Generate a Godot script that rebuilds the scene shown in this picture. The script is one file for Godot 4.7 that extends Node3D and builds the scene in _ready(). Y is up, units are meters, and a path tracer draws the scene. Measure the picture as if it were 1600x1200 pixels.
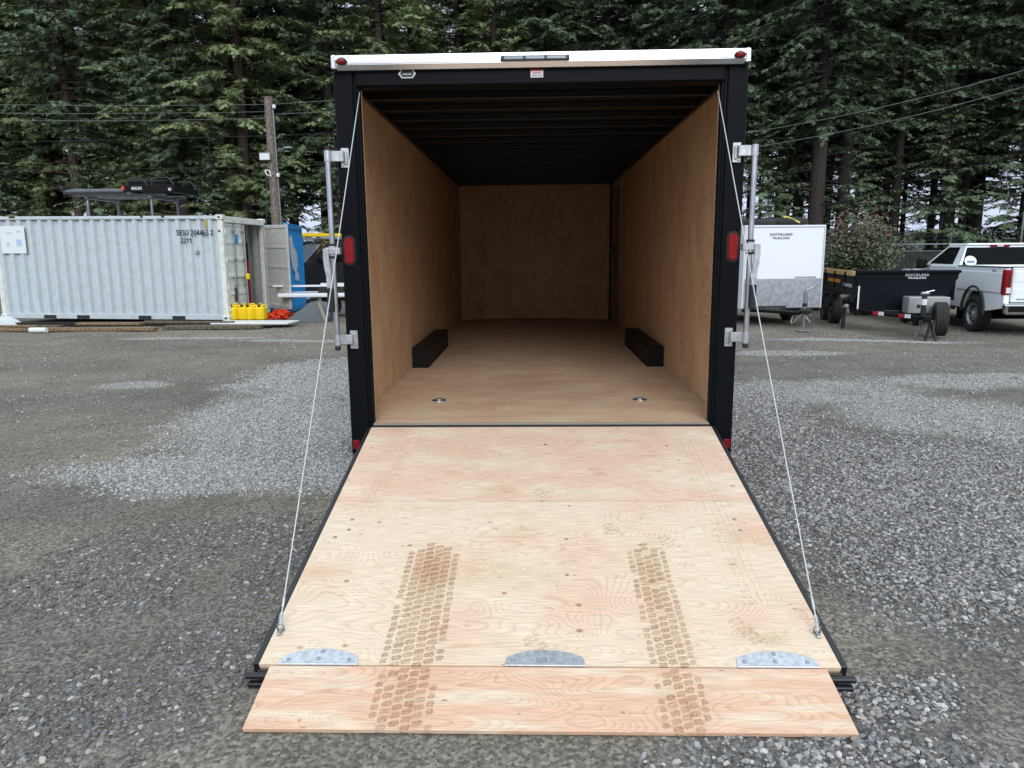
extends Node3D

var rng := RandomNumberGenerator.new()
var taken := {}
var M := {}
var undul := FastNoiseLite.new()
var patchy := FastNoiseLite.new()


# ---------------------------------------------------------------- mesh builder
class Mb:
	var v := PackedVector3Array()
	var n := PackedVector3Array()
	var t := PackedVector2Array()
	var c := PackedColorArray()
	var i := PackedInt32Array()
	var col := Color.WHITE
	var colored := false
	var us := Vector2.ONE
	var uo := Vector2.ZERO
	var swap := false

	func uvof(p: Vector3, m: Vector3) -> Vector2:
		var a := m.abs()
		var q: Vector2
		if a.x >= a.y and a.x >= a.z:
			q = Vector2(p.z, p.y)
		elif a.y >= a.z:
			q = Vector2(p.x, p.z)
		else:
			q = Vector2(p.x, p.y)
		if swap:
			q = Vector2(q.y, q.x)
		return q * us + uo

	func vert(p: Vector3, m: Vector3) -> int:
		v.append(p)
		n.append(m)
		t.append(uvof(p, m))
		if colored:
			c.append(col)
		return v.size() - 1

	func tri(a: Vector3, b: Vector3, d: Vector3) -> void:   # counter-clockwise seen from outside
		var m := (b - a).cross(d - a)
		if m.length_squared() < 1e-18:
			return
		m = m.normalized()
		var k := vert(a, m)
		vert(b, m)
		vert(d, m)
		i.append_array([k, k + 2, k + 1])

	func quad(a: Vector3, b: Vector3, d: Vector3, e: Vector3) -> void:
		var m := (d - a).cross(e - b)
		if m.length_squared() < 1e-18:
			return
		m = m.normalized()
		var k := vert(a, m)
		vert(b, m)
		vert(d, m)
		vert(e, m)
		i.append_array([k, k + 2, k + 1, k, k + 3, k + 2])

	func box(at: Vector3, s: Vector3, bev := 0.0, x := Transform3D()) -> Mb:
		var h := s * 0.5
		bev = minf(bev, minf(h.x, minf(h.y, h.z)) * 0.98)
		var P := func(q: Vector3) -> Vector3: return x * (at + q)
		for ax in 3:
			var u := (ax + 1) % 3
			var w := (ax + 2) % 3
			for sg in [-1.0, 1.0]:
				var q := []
				for cr in [[-1, -1], [1, -1], [1, 1], [-1, 1]]:
					var p := Vector3.ZERO
					p[ax] = sg * h[ax]
					p[u] = cr[0] * (h[u] - bev)
					p[w] = cr[1] * (h[w] - bev)
					q.append(P.call(p))
				if sg > 0:
					quad(q[0], q[1], q[2], q[3])
				else:
					quad(q[3], q[2], q[1], q[0])
		if bev > 0.0:
			for ax in 3:          # the twelve edges, along ax
				var u := (ax + 1) % 3
				var w := (ax + 2) % 3
				for su in [-1.0, 1.0]:
					for sw in [-1.0, 1.0]:
						var q := []
						for e in [[1, 0, -1], [1, 0, 1], [0, 1, 1], [0, 1, -1]]:
							var p := Vector3.ZERO
							p[ax] = e[2] * (h[ax] - bev)
							p[u] = su * (h[u] - (0.0 if e[0] else bev))
							p[w] = sw * (h[w] - (0.0 if e[1] else bev))
							q.append(P.call(p))
						if su * sw < 0:
							quad(q[0], q[1], q[2], q[3])
						else:
							quad(q[3], q[2], q[1], q[0])
			for sx in [-1.0, 1.0]:
				for sy in [-1.0, 1.0]:
					for sz in [-1.0, 1.0]:
						var a: Vector3 = P.call(Vector3(sx * h.x, sy * (h.y - bev), sz * (h.z - bev)))
						var b: Vector3 = P.call(Vector3(sx * (h.x - bev), sy * h.y, sz * (h.z - bev)))
						var d: Vector3 = P.call(Vector3(sx * (h.x - bev), sy * (h.y - bev), sz * h.z))
						if sx * sy * sz > 0:
							tri(a, b, d)
						else:
							tri(a, d, b)
		return self

	func tube(p: Array, r: float, sides := 8, r2 := -1.0, caps := true) -> Mb:
		if r2 < 0.0:
			r2 = r
		var side := Vector3.ZERO
		var base := v.size()
		var cnt := p.size()
		for k in cnt:
			var d: Vector3 = (p[mini(k + 1, cnt - 1)] - p[maxi(k - 1, 0)]).normalized()
			if side == Vector3.ZERO:
				side = d.cross(Vector3.UP if absf(d.y) < 0.9 else Vector3.RIGHT).normalized()
			side = (side - d * side.dot(d)).normalized()
			var up := side.cross(d)
			var rr := lerpf(r, r2, float(k) / maxf(1, cnt - 1))
			for s in sides + 1:
				var a := TAU * s / sides
				var m := side * cos(a) + up * sin(a)
				v.append(p[k] + m * rr)
				n.append(m)
				t.append(Vector2(float(s) / sides, k) * us + uo)
				if colored:
					c.append(col)
		for k in cnt - 1:
			for s in sides:
				var a := base + k * (sides + 1) + s
				var b := a + sides + 1
				i.append_array([a, a + 1, b, a + 1, b + 1, b])
		if caps and sides > 3:
			for e in 2:
				var k := 0 if e == 0 else cnt - 1
				var d: Vector3 = (p[0] - p[1]).normalized() if e == 0 else (p[k] - p[k - 1]).normalized()
				var mid := vert(p[k], d)
				var ring := []
				for s in sides + 1:
					ring.append(vert(v[base + k * (sides + 1) + s], d))
				for s in sides:
					if e == 0:
						i.append_array([mid, ring[s + 1], ring[s]])
					else:
						i.append_array([mid, ring[s], ring[s + 1]])
		return self

	func lathe(prof: Array, segs: int, x := Transform3D()) -> Mb:   # Vector2(radius, height) going up the outside
		for k in prof.size() - 1:
			var a: Vector2 = prof[k]
			var b: Vector2 = prof[k + 1]
			var out := Vector2(b.y - a.y, a.x - b.x)
			if out.length_squared() < 1e-14:
				continue
			out = out.normalized()
			var base := v.size()
			for s in segs + 1:
				var g := TAU * s / segs
				var dir := Vector3(cos(g), 0, -sin(g))
				var m := (x.basis * (dir * out.x + Vector3.UP * out.y)).normalized()
				for e in [a, b]:
					v.append(x * (dir * e.x + Vector3.UP * e.y))
					n.append(m)
					t.append(Vector2(float(s) / segs, e.y) * us + uo)
					if colored:
						c.append(col)
			for s in segs:
				var q := base + s * 2
				i.append_array([q, q + 1, q + 2, q + 2, q + 1, q + 3])
		return self

	func prism(poly: PackedVector2Array, depth: float, x := Transform3D()) -> Mb:   # outline in x y, from z 0 to depth
		var area := 0.0
		for k in poly.size():
			var a := poly[k]
			var b := poly[(k + 1) % poly.size()]
			area += a.x * b.y - b.x * a.y
		if area < 0:
			poly = poly.duplicate()
			poly.reverse()
		var ids := Geometry2D.triangulate_polygon(poly)
		for k in range(0, ids.size(), 3):
			var a := poly[ids[k]]
			var b := poly[ids[k + 1]]
			var d := poly[ids[k + 2]]
			if (b - a).cross(d - a) < 0:
				var s := b
				b = d
				d = s
			tri(x * Vector3(a.x, a.y, depth), x * Vector3(b.x, b.y, depth), x * Vector3(d.x, d.y, depth))
			tri(x * Vector3(a.x, a.y, 0), x * Vector3(d.x, d.y, 0), x * Vector3(b.x, b.y, 0))
		for k in poly.size():
			var a := poly[k]
			var b := poly[(k + 1) % poly.size()]
			quad(x * Vector3(a.x, a.y, 0), x * Vector3(b.x, b.y, 0), x * Vector3(b.x, b.y, depth), x * Vector3(a.x, a.y, depth))
		return self

	func mesh() -> ArrayMesh:
		var a := []
		a.resize(Mesh.ARRAY_MAX)
		a[Mesh.ARRAY_VERTEX] = v
		a[Mesh.ARRAY_NORMAL] = n
		a[Mesh.ARRAY_TEX_UV] = t
		if colored:
			a[Mesh.ARRAY_COLOR] = c
		a[Mesh.ARRAY_INDEX] = i
		var m := ArrayMesh.new()
		m.add_surface_from_arrays(Mesh.PRIMITIVE_TRIANGLES, a)
		return m


# ---------------------------------------------------------------- nodes
func numbered(called: String) -> String:
	var k: int = taken.get(called, 0)
	taken[called] = k + 1
	return called if k == 0 else "%s_%03d" % [called, k]


func tag(o: Node, label: String, category: String, group := "", kind := "") -> Node:
	o.set_meta("label", label)
	if category:
		o.set_meta("category", category)
	if group:
		o.set_meta("group", group)
	if kind:
		o.set_meta("kind", kind)
	return o


func thing(called: String, label: String, category: String, at := Vector3.ZERO, turn := 0.0, group := "") -> Node3D:
	var o := Node3D.new()
	o.name = numbered(called)
	add_child(o)
	o.position = at
	o.rotation.y = turn
	tag(o, label, category, group)
	return o


func part(parent: Node, called: String, mesh, mat: Material, at := Vector3.ZERO) -> MeshInstance3D:
	var o := MeshInstance3D.new()
	o.mesh = mesh.mesh() if mesh is Mb else mesh
	o.material_override = mat
	o.position = at
	o.name = numbered(called) if parent == self else called
	parent.add_child(o, true)
	return o


func lettering(parent: Node, words: String, tall: float, wide: float, x: Transform3D, mat: Material, face := "Droid Sans") -> MeshInstance3D:
	var f := SystemFont.new()
	f.font_names = PackedStringArray([face])
	f.font_weight = 700
	var tm := TextMesh.new()
	tm.text = words
	tm.font = f
	tm.font_size = 48
	tm.pixel_size = 0.01
	tm.depth = 0.02
	tm.curve_step = 2.0
	var b := tm.get_aabb()
	var o := MeshInstance3D.new()
	o.mesh = tm
	o.material_override = mat
	o.name = "lettering"
	parent.add_child(o, true)
	o.transform = x * Transform3D(Basis.from_scale(Vector3(wide / maxf(b.size.x, 0.01), tall / maxf(b.size.y, 0.01), 0.1)), Vector3.ZERO)
	return o


func V(x: float, y: float, z: float) -> Vector3:
	return Vector3(x, y, z)


# ---------------------------------------------------------------- materials
func lin(r: float, g: float, b: float) -> Color:
	return Color(r, g, b).linear_to_srgb()


func mat(c: Color, rough := 0.6, metal := 0.0, spec := 0.5) -> StandardMaterial3D:
	var m := StandardMaterial3D.new()
	m.albedo_color = c
	m.roughness = rough
	m.metallic = metal
	m.metallic_specular = spec
	return m


func noise(kind: int, freq: float, sd: int, oct := 4) -> FastNoiseLite:
	var f := FastNoiseLite.new()
	f.noise_type = kind
	f.frequency = freq
	f.seed = sd
	f.fractal_octaves = oct
	return f


func noise_tex(f: FastNoiseLite, size: int, lo: Color, hi: Color, seamless := true, mid := -1.0) -> NoiseTexture2D:
	var t := NoiseTexture2D.new()
	t.width = size
	t.height = size
	t.seamless = seamless
	t.noise = f
	var g := Gradient.new()
	g.offsets = PackedFloat32Array([0.0, 1.0])
	g.colors = PackedColorArray([lo, hi])
	if mid > 0.0:
		g.offsets = PackedFloat32Array([maxf(0.0, mid - 0.2), mid + 0.2])
	t.color_ramp = g
	return t


func worn(m: StandardMaterial3D, tex: Texture2D, scale := 1.0) -> StandardMaterial3D:   # dirt and wear over a painted thing
	m.albedo_texture = tex
	m.uv1_triplanar = true
	m.uv1_scale = Vector3.ONE * scale
	return m


func smooth(a: float, b: float, x: float) -> float:
	var q := clampf((x - a) / (b - a), 0.0, 1.0)
	return q * q * (3.0 - 2.0 * q)


# plywood: contour figure of rotary-cut fir along the width of the picture, with knots and patches of tone
func plywood(w: int, h: int, mw: float, mh: float, sd: int, o: Dictionary) -> Image:
	var r := RandomNumberGenerator.new()
	r.seed = sd
	var figure := noise(FastNoiseLite.TYPE_SIMPLEX_SMOOTH, 1.0, sd, 2)
	var field := PackedFloat32Array()
	field.resize(w * h)
	var fx: float = o.get("fx", 0.55)
	var fy: float = o.get("fy", 2.6)
	var rings: float = o.get("rings", 9.0)
	var per: float = o.get("per_metre", 10.0)
	var k := 0
	for y in h:
		var my := mh * y / h
		var lead := my * per
		for x in w:
			field[k] = lead + rings * figure.get_noise_2d(mw * x / w * fx, my * fy)
			k += 1
	var spots := []
	for e in int(o.get("knots", 8)):
		spots.append(Vector3(r.randf() * mw, r.randf() * mh, r.randf_range(0.006, 0.013)))
	for e in o.get("knots_at", []):
		spots.append(e)
	for s in spots:
		var rad: float = s.z * 7.0
		var cx: float = s.x / mw * w
		var cy: float = s.y / mh * h
		var rx := rad / mw * w * 1.8
		var ry := rad / mh * h
		for y in range(maxi(0, int(cy - ry)), mini(h, int(cy + ry))):
			for x in range(maxi(0, int(cx - rx)), mini(w, int(cx + rx))):
				var q := Vector2((x - cx) / rx, (y - cy) / ry).length()
				if q < 1.0:
					field[y * w + x] += 4.0 * (1.0 - q) * (1.0 - q)
	var fibre := noise(FastNoiseLite.TYPE_PERLIN, 0.45, sd + 1, 3).get_image(maxi(8, w / 24), h)
	fibre.resize(w, h, Image.INTERPOLATE_CUBIC)
	var fb := fibre.get_data()
	var tone := noise(FastNoiseLite.TYPE_SIMPLEX_SMOOTH, 0.05, sd + 2, 3).get_image(64, 64)
	tone.resize(w, h, Image.INTERPOLATE_CUBIC)
	var tb := tone.get_data()
	var pale: Color = o.get("pale", Color(0.85, 0.775, 0.675))
	var pink: Color = o.get("pink", Color(0.845, 0.72, 0.625))
	var late: Color = o.get("late", Color(0.73, 0.55, 0.41))
	var pinkness: float = o.get("pinkness", 0.4)
	var lines: float = o.get("lines", 0.5) * 0.9
	var out := PackedByteArray()
	out.resize(w * h * 3)
	for j in w * h:
		var f := field[j]
		var s := f - floorf(f)
		var tn := tb[j] / 255.0
		var g := s * s * s * s * lines * (0.45 + 1.0 * tn)
		if s > 0.93:
			g *= (1.0 - s) / 0.07
		var p := clampf((tn - 0.5) * 2.2 + pinkness, 0.0, 1.0)
		var b := 0.88 + 0.24 * fb[j] / 255.0
		var c0 := (pale.r + (pink.r - pale.r) * p)
		var c1 := (pale.g + (pink.g - pale.g) * p)
		var c2 := (pale.b + (pink.b - pale.b) * p)
		out[j * 3] = int(clampf((c0 + (late.r - c0) * g) * b, 0, 1) * 255)
		out[j * 3 + 1] = int(clampf((c1 + (late.g - c1) * g) * b, 0, 1) * 255)
		out[j * 3 + 2] = int(clampf((c2 + (late.b - c2) * g) * b, 0, 1) * 255)
	for s in spots:
		var cx: float = s.x / mw * w
		var cy: float = s.y / mh * h
		var rx: float = s.z / mw * w * 1.3
		var ry: float = s.z / mh * h
		var dk := r.randf_range(0.4, 0.85)
		for y in range(maxi(0, int(cy - ry - 1)), mini(h, int(cy + ry + 2))):
			for x in range(maxi(0, int(cx - rx - 1)), mini(w, int(cx + rx + 2))):
				var q := Vector2((x - cx) / rx, (y - cy) / ry).length()
				var a := smooth(1.1, 0.6, q) * dk * (0.75 + 0.25 * sin(q * 9.0))
				stain(out, (y * w + x) * 3, Color(0.60, 0.38, 0.25), a)
	return Image.create_from_data(w, h, false, Image.FORMAT_RGB8, out)


func stain(d: PackedByteArray, j: int, c: Color, a: float) -> void:
	d[j] = int(lerpf(d[j], d[j] * c.r, a))
	d[j + 1] = int(lerpf(d[j + 1], d[j + 1] * c.g, a))
	d[j + 2] = int(lerpf(d[j + 2], d[j + 2] * c.b, a))


# dirt left by tyre lugs: rows of staggered, rounded six-sided blocks along v
func tread(im: Image, mw: float, mh: float, x0: float, x1: float, v0: float, v1: float, cols: int, pitch: float, sd: int, strong: float, slant := 0.0) -> void:
	var w := im.get_width()
	var h := im.get_height()
	var d := im.get_data()
	var r := RandomNumberGenerator.new()
	r.seed = sd
	var nz := noise(FastNoiseLite.TYPE_SIMPLEX, 9.0, sd, 3)
	var cell := (x1 - x0) / cols
	var rows := int((v1 - v0) / pitch)
	for k in rows:
		for c in cols:
			if r.randf() < (0.14 if c == 0 or c == cols - 1 else 0.02):
				continue
			var u := x0 + cell * (c + 0.5) + r.randf_range(-0.003, 0.003) + slant * (k * pitch)
			var v := v0 + pitch * (k + 0.5 * (c % 2) + 0.3)
			if k < 3 and absf(c - (cols - 1) * 0.5) > 0.5 + k:
				continue
			var hx := cell * 0.455 * (0.7 if c == 0 or c == cols - 1 else 1.0)
			var hy := pitch * 0.40
			var a0 := strong * r.randf_range(0.6, 1.0)
			for y in range(maxi(0, int((v - hy * 1.4) / mh * h)), mini(h, int((v + hy * 1.4) / mh * h) + 1)):
				for x in range(maxi(0, int((u - hx) / mw * w)), mini(w, int((u + hx) / mw * w) + 1)):
					var px := absf((x + 0.5) / w * mw - u) / hx
					var py := absf((y + 0.5) / h * mh - v + ((x + 0.5) / w * mw - u) * 0.22) / hy
					var e := maxf(py, px * 0.75 + py * 0.42)
					if e < 1.0 and px < 1.0:
						var rim := smooth(1.0, 0.8, e) * (0.86 + 0.22 * smooth(0.45, 0.85, e))
						var a := a0 * rim * clampf(0.78 + 1.5 * nz.get_noise_2d(x / 40.0, y / 40.0), 0.05, 1.15)
						stain(d, (y * w + x) * 3, Color(0.62, 0.52, 0.41), clampf(a, 0, 1))
	im.set_data(w, h, false, Image.FORMAT_RGB8, d)


func smear(im: Image, mw: float, mh: float, cx: float, cy: float, rx: float, ry: float, c: Color, strong: float, sd: int) -> void:
	var w := im.get_width()
	var h := im.get_height()
	var d := im.get_data()
	var nz := noise(FastNoiseLite.TYPE_SIMPLEX, 3.0, sd, 4)
	for y in range(maxi(0, int((cy - ry) / mh * h)), mini(h, int((cy + ry) / mh * h))):
		for x in range(maxi(0, int((cx - rx) / mw * w)), mini(w, int((cx + rx) / mw * w))):
			var q := Vector2((float(x) / w * mw - cx) / rx, (float(y) / h * mh - cy) / ry).length()
			if q < 1.0:
				stain(d, (y * w + x) * 3, c, clampf(strong * (1.0 - q) * (0.8 + 1.2 * nz.get_noise_2d(x / 40.0, y / 20.0)), 0, 1))
	im.set_data(w, h, false, Image.FORMAT_RGB8, d)


# pores, slivers and scuffs along the grain
func scratches(im: Image, count: int, sd: int) -> void:
	var w := im.get_width()
	var h := im.get_height()
	var d := im.get_data()
	var r := RandomNumberGenerator.new()
	r.seed = sd
	for k in count:
		var x := r.randi() % w
		var y := r.randi() % h
		var l := r.randi_range(4, 34)
		var a := r.randf_range(0.1, 0.5)
		var up := r.randf() < 0.25
		for e in l:
			if x + e >= w:
				break
			var j := (y * w + x + e) * 3
			var f := a * (1.0 - absf(2.0 * e / l - 1.0))
			if up:
				for q in 3:
					d[j + q] = int(minf(255.0, d[j + q] * (1.0 + 0.25 * f)))
			else:
				stain(d, j, Color(0.66, 0.54, 0.44), f)
	im.set_data(w, h, false, Image.FORMAT_RGB8, d)


func picture(im: Image, rough := 0.62, bump := 0.0) -> StandardMaterial3D:
	var m := mat(Color.WHITE, rough)
	m.albedo_texture = ImageTexture.create_from_image(im)
	return m


func _ready() -> void:
	rng.seed = 7
	# camera, sky, light
	var cam := Camera3D.new()
	cam.name = "camera"
	add_child(cam)
	cam.position = V(-0.0513, 1.6803, 4.7257)
	cam.rotation = V(-0.1802, 0.0289, -0.0100)
	cam.fov = rad_to_deg(2.0 * atan(600.0 / 1120.0))
	cam.near = 0.05
	cam.far = 2000.0
	cam.current = true
	var env := Environment.new()
	env.background_mode = Environment.BG_SKY
	var sm := ProceduralSkyMaterial.new()
	sm.sky_top_color = Color(0.89, 0.95, 1.0)
	sm.sky_horizon_color = Color(0.68, 0.71, 0.80)
	sm.sky_curve = 0.3
	sm.sky_energy_multiplier = 1.1
	sm.ground_bottom_color = Color(0.25, 0.25, 0.25)
	sm.ground_horizon_color = Color(0.55, 0.57, 0.6)
	sm.sun_angle_max = 1.0
	var sky := Sky.new()
	sky.sky_material = sm
	env.sky = sky
	env.ambient_light_source = Environment.AMBIENT_SOURCE_SKY
	env.tonemap_mode = Environment.TONE_MAPPER_LINEAR
	env.tonemap_exposure = 1.31
	env.sdfgi_enabled = true
	env.ssao_enabled = true
	env.ssil_enabled = true
	var we := WorldEnvironment.new()
	we.name = "environment"
	we.environment = env
	add_child(we)
	var sun := DirectionalLight3D.new()
	sun.name = "sun"
	sun.light_energy = 0.5
	sun.light_color = Color(0.97, 0.98, 1.0)
	sun.light_angular_distance = 32.0
	sun.shadow_enabled = true
	sun.rotation = V(deg_to_rad(-31), deg_to_rad(7), 0)
	add_child(sun)

	make_materials()
	build_ground()
	build_forest()
	build_yard()
	build_main_trailer()
	build_white_container()
	build_left_things()
	build_right_things()
	build_gravel()


func make_materials() -> void:
	var blotch := noise_tex(noise(FastNoiseLite.TYPE_SIMPLEX_SMOOTH, 0.012, 11, 5), 512, Color(0.80, 0.80, 0.80), Color(1, 1, 1))
	var grime := noise_tex(noise(FastNoiseLite.TYPE_SIMPLEX_SMOOTH, 0.02, 12, 5), 512, Color(0.70, 0.69, 0.66), Color(1, 1, 1), true, 0.42)
	var rain := noise_tex(noise(FastNoiseLite.TYPE_SIMPLEX_SMOOTH, 0.02, 15, 5), 512, Color(0.93, 0.925, 0.90), Color(1, 1, 1), true, 0.4)
	var micro := noise_tex(noise(FastNoiseLite.TYPE_SIMPLEX_SMOOTH, 0.09, 13, 4), 512, Color(0, 0, 0), Color(1, 1, 1))
	var orange_peel := func(m: StandardMaterial3D, depth: float, scale: float) -> StandardMaterial3D:
		m.heightmap_enabled = true
		m.heightmap_texture = micro
		m.heightmap_scale = depth
		m.uv1_triplanar = true
		m.uv1_scale = Vector3.ONE * scale
		return m
	M.black = mat(lin(0.012, 0.012, 0.014), 0.42)
	M.post = orange_peel.call(mat(lin(0.004, 0.005, 0.0065), 0.45, 0.0, 0.2), 0.02, 5.0)
	M.skin = mat(lin(0.012, 0.013, 0.016), 0.18)
	M.satin_black = mat(lin(0.009, 0.009, 0.009), 0.42, 0.0, 0.25)
	M.ceiling = mat(lin(0.012, 0.011, 0.010), 0.33)
	M.rubber = mat(lin(0.015, 0.015, 0.015), 0.75)
	M.tyre = worn(mat(lin(0.030, 0.029, 0.028), 0.85), grime, 2.0)
	M.alu = worn(mat(Color(0.80, 0.81, 0.83), 0.38, 1.0), blotch, 0.7)
	M.alu_bright = mat(Color(0.91, 0.92, 0.94), 0.28, 1.0)
	M.cast_alu = worn(mat(Color(0.82, 0.83, 0.84), 0.42, 0.85), blotch, 2.5)
	M.hinge_alu = worn(mat(Color(0.86, 0.87, 0.89), 0.45, 0.7), blotch, 4.0)
	M.hinge_dull = worn(mat(Color(0.78, 0.79, 0.80), 0.42, 0.75), blotch, 4.0)
	M.etched = mat(Color(0.60, 0.61, 0.62), 0.6, 0.6)
	M.toolbox = mat(Color(0.66, 0.66, 0.66), 0.42, 0.5)
	M.steel_dull = worn(mat(Color(0.46, 0.46, 0.45), 0.5, 0.7), grime, 3.0)
	M.zinc = mat(Color(0.62, 0.65, 0.66), 0.38, 0.9)
	M.zinc_bright = mat(Color(0.74, 0.77, 0.79), 0.3, 1.0)
	M.chrome = mat(Color(0.90, 0.91, 0.92), 0.12, 1.0)
	M.lamp_clear = mat(Color(0.50, 0.53, 0.55), 0.2, 0.5)
	M.chrome_dark = mat(Color(0.16, 0.17, 0.18), 0.25, 0.6)
	M.cable = mat(Color(0.78, 0.78, 0.77), 0.4, 0.6)
	M.bezel = mat(Color(0.16, 0.16, 0.16), 0.5, 0.0, 0.3)
	M.badge_grey = mat(Color(0.72, 0.73, 0.74), 0.35, 0.5)
	M.white_plastic = mat(Color(0.86, 0.86, 0.85), 0.5)
	M.red_print = mat(Color(0.75, 0.10, 0.10), 0.5)
	M.ink = mat(Color(0.06, 0.06, 0.07), 0.6)
	M.red_lens = mat(lin(0.21, 0.004, 0.007), 0.22, 0.0, 0.3)
	M.red_lens.clearcoat_enabled = true
	M.red_lens.clearcoat = 0.2
	M.red_bright = mat(lin(0.36, 0.012, 0.015), 0.3)
	M.sill = mat(Color(0.56, 0.53, 0.48), 0.55)
	M.rack = worn(mat(Color(0.50, 0.51, 0.53), 0.45, 0.7), blotch, 1.0)
	M.rim = mat(Color(0.72, 0.73, 0.74), 0.35, 0.8)
	M.rim_dark = mat(Color(0.22, 0.22, 0.23), 0.5, 0.4)
	# plywood
	var ramp := plywood(1144, 1090, 2.29, 2.18, 41, {"rings": 17.0, "per_metre": 14.0, "fx": 0.8, "fy": 2.3, "knots": 12, "knots_at": [Vector3(1.291, 1.811, 0.012), Vector3(1.284, 1.972, 0.012), Vector3(0.14, 2.08, 0.012), Vector3(1.25, 1.60, 0.009), Vector3(2.22, 1.83, 0.009), Vector3(1.29, 1.0, 0.008), Vector3(1.26, 1.31, 0.009), Vector3(0.478, 1.367, 0.011), Vector3(1.62, 1.36, 0.01), Vector3(1.66, 1.12, 0.008)], "pinkness": 0.16, "lines": 0.55})
	var pinker := plywood(1144, 475, 2.29, 0.95, 43, {"rings": 9.0, "per_metre": 32.0, "fx": 0.7, "fy": 3.6, "knots": 5, "pinkness": 0.72, "lines": 0.5})
	ramp.blit_rect(pinker, Rect2i(0, 0, 1144, 475), Vector2i.ZERO)
	var W := 2.29
	var Hh := 2.18
	var c := W * 0.5
	tread(ramp, W, Hh, c - 0.669, c - 0.405, 1.35, 2.18, 6, 0.036, 5, 0.74)
	tread(ramp, W, Hh, c + 0.398, c + 0.595, 1.345, 2.18, 5, 0.036, 6, 0.70)
	for q in 9:
		smear(ramp, W, Hh, c - 0.54 + 0.02 * (q % 3 - 1), 1.42 + q * 0.09, 0.15, 0.12, Color(0.88, 0.81, 0.70), 0.16, 401 + q)
		smear(ramp, W, Hh, c + 0.497 + 0.015 * (q % 3 - 1), 1.42 + q * 0.09, 0.12, 0.12, Color(0.88, 0.81, 0.70), 0.14, 421 + q)
	smear(ramp, W, Hh, c - 0.53, 1.60, 0.12, 0.22, Color(0.82, 0.71, 0.56), 0.5, 21)
	smear(ramp, W, Hh, c + 0.49, 1.62, 0.09, 0.28, Color(0.86, 0.76, 0.62), 0.4, 22)
	for q in [[0.80, 1.94, 1], [0.83, 2.0, 2], [0.60, 1.33, 3], [0.33, 1.22, 4], [0.31, 0.62, 5], [-0.06, 2.05, 6], [-0.02, 0.86, 7]]:
		tread(ramp, W, Hh, c + q[0] - 0.045, c + q[0] + 0.055, q[1] - 0.055, q[1] + 0.07, 4, 0.026, 30 + q[2], 0.36, 0.3)
	for q in [0.955, 0.985, 1.02, 1.05]:    # faint ribs of a road tyre on the right, and at the upper left
		tread(ramp, W, Hh, c + q - 0.10, c + q - 0.085, 0.08, 1.80, 1, 0.022, 50 + int(q * 100), 0.26, 0.012)
		tread(ramp, W, Hh, c - q + 0.10, c - q + 0.113, 0.02, 1.05, 1, 0.024, 70 + int(q * 100), 0.20, -0.03)
	smear(ramp, W, Hh, c + 0.92, 2.02, 0.09, 0.05, Color(0.82, 0.77, 0.66), 0.45, 23)
	for k in 26:
		smear(ramp, W, Hh, rng.randf() * W, rng.randf() * Hh, rng.randf_range(0.05, 0.3), rng.randf_range(0.03, 0.12), Color(0.92, 0.88, 0.81), 0.4, 100 + k)
	for k in 60:
		smear(ramp, W, Hh, rng.randf() * W, rng.randf() * Hh, rng.randf_range(0.003, 0.02), rng.randf_range(0.002, 0.005), Color(0.42, 0.34, 0.28), 0.9, 200 + k)
	scratches(ramp, 900, 461)
	var seam_y := int(0.95 / Hh * 1090)
	for x in 1144:
		for y in 2:
			var p := ramp.get_pixel(x, seam_y + y - 1)
			ramp.set_pixel(x, seam_y + y - 1, p * 0.86)
	M.ply_ramp = picture(ramp, 0.62)
	var flap := plywood(1144, 168, 2.19, 0.32, 47, {"rings": 14.0, "per_metre": 18.0, "fx": 0.9, "fy": 3.0, "knots": 3, "pinkness": 0.85, "lines": 0.75, "pink": Color(0.84, 0.69, 0.585)})
	tread(flap, 2.19, 0.32, 1.095 - 0.655, 1.095 - 0.405, -0.02, 0.32, 6, 0.036, 7, 0.68)
	tread(flap, 2.19, 0.32, 1.095 + 0.405, 1.095 + 0.60, -0.02, 0.32, 5, 0.036, 8, 0.68)
	for q in 4:
		smear(flap, 2.19, 0.32, 1.095 - 0.53, 0.04 + q * 0.08, 0.16, 0.1, Color(0.88, 0.81, 0.70), 0.2, 441 + q)
		smear(flap, 2.19, 0.32, 1.095 + 0.50, 0.04 + q * 0.08, 0.13, 0.1, Color(0.88, 0.81, 0.70), 0.2, 451 + q)
	for k in 10:
		smear(flap, 2.19, 0.32, rng.randf() * 2.19, rng.randf() * 0.32, rng.randf_range(0.004, 0.02), rng.randf_range(0.002, 0.005), Color(0.40, 0.32, 0.26), 0.9, 300 + k)
	scratches(flap, 140, 462)
	M.ply_flap = picture(flap, 0.62)
	M.ply_wall = picture(plywood(1024, 512, 2.44, 1.22, 53, {"rings": 14.0, "per_metre": 10.0, "fx": 0.9, "fy": 3.0, "knots": 9, "pinkness": 0.6, "lines": 0.85, "pale": Color(0.885, 0.76, 0.60), "pink": Color(0.88, 0.715, 0.56), "late": Color(0.54, 0.37, 0.24)}), 0.5)
	M.ply_floor = picture(plywood(1024, 512, 2.44, 1.22, 59, {"rings": 4.0, "per_metre": 34.0, "fx": 0.4, "fy": 5.0, "knots": 8, "pinkness": 0.7, "lines": 0.42, "pale": Color(0.84, 0.735, 0.61), "pink": Color(0.83, 0.69, 0.57), "late": Color(0.52, 0.38, 0.29)}), 0.5)
	M.ply_plain = worn(mat(Color(0.76, 0.62, 0.46), 0.7), blotch, 1.5)
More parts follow.
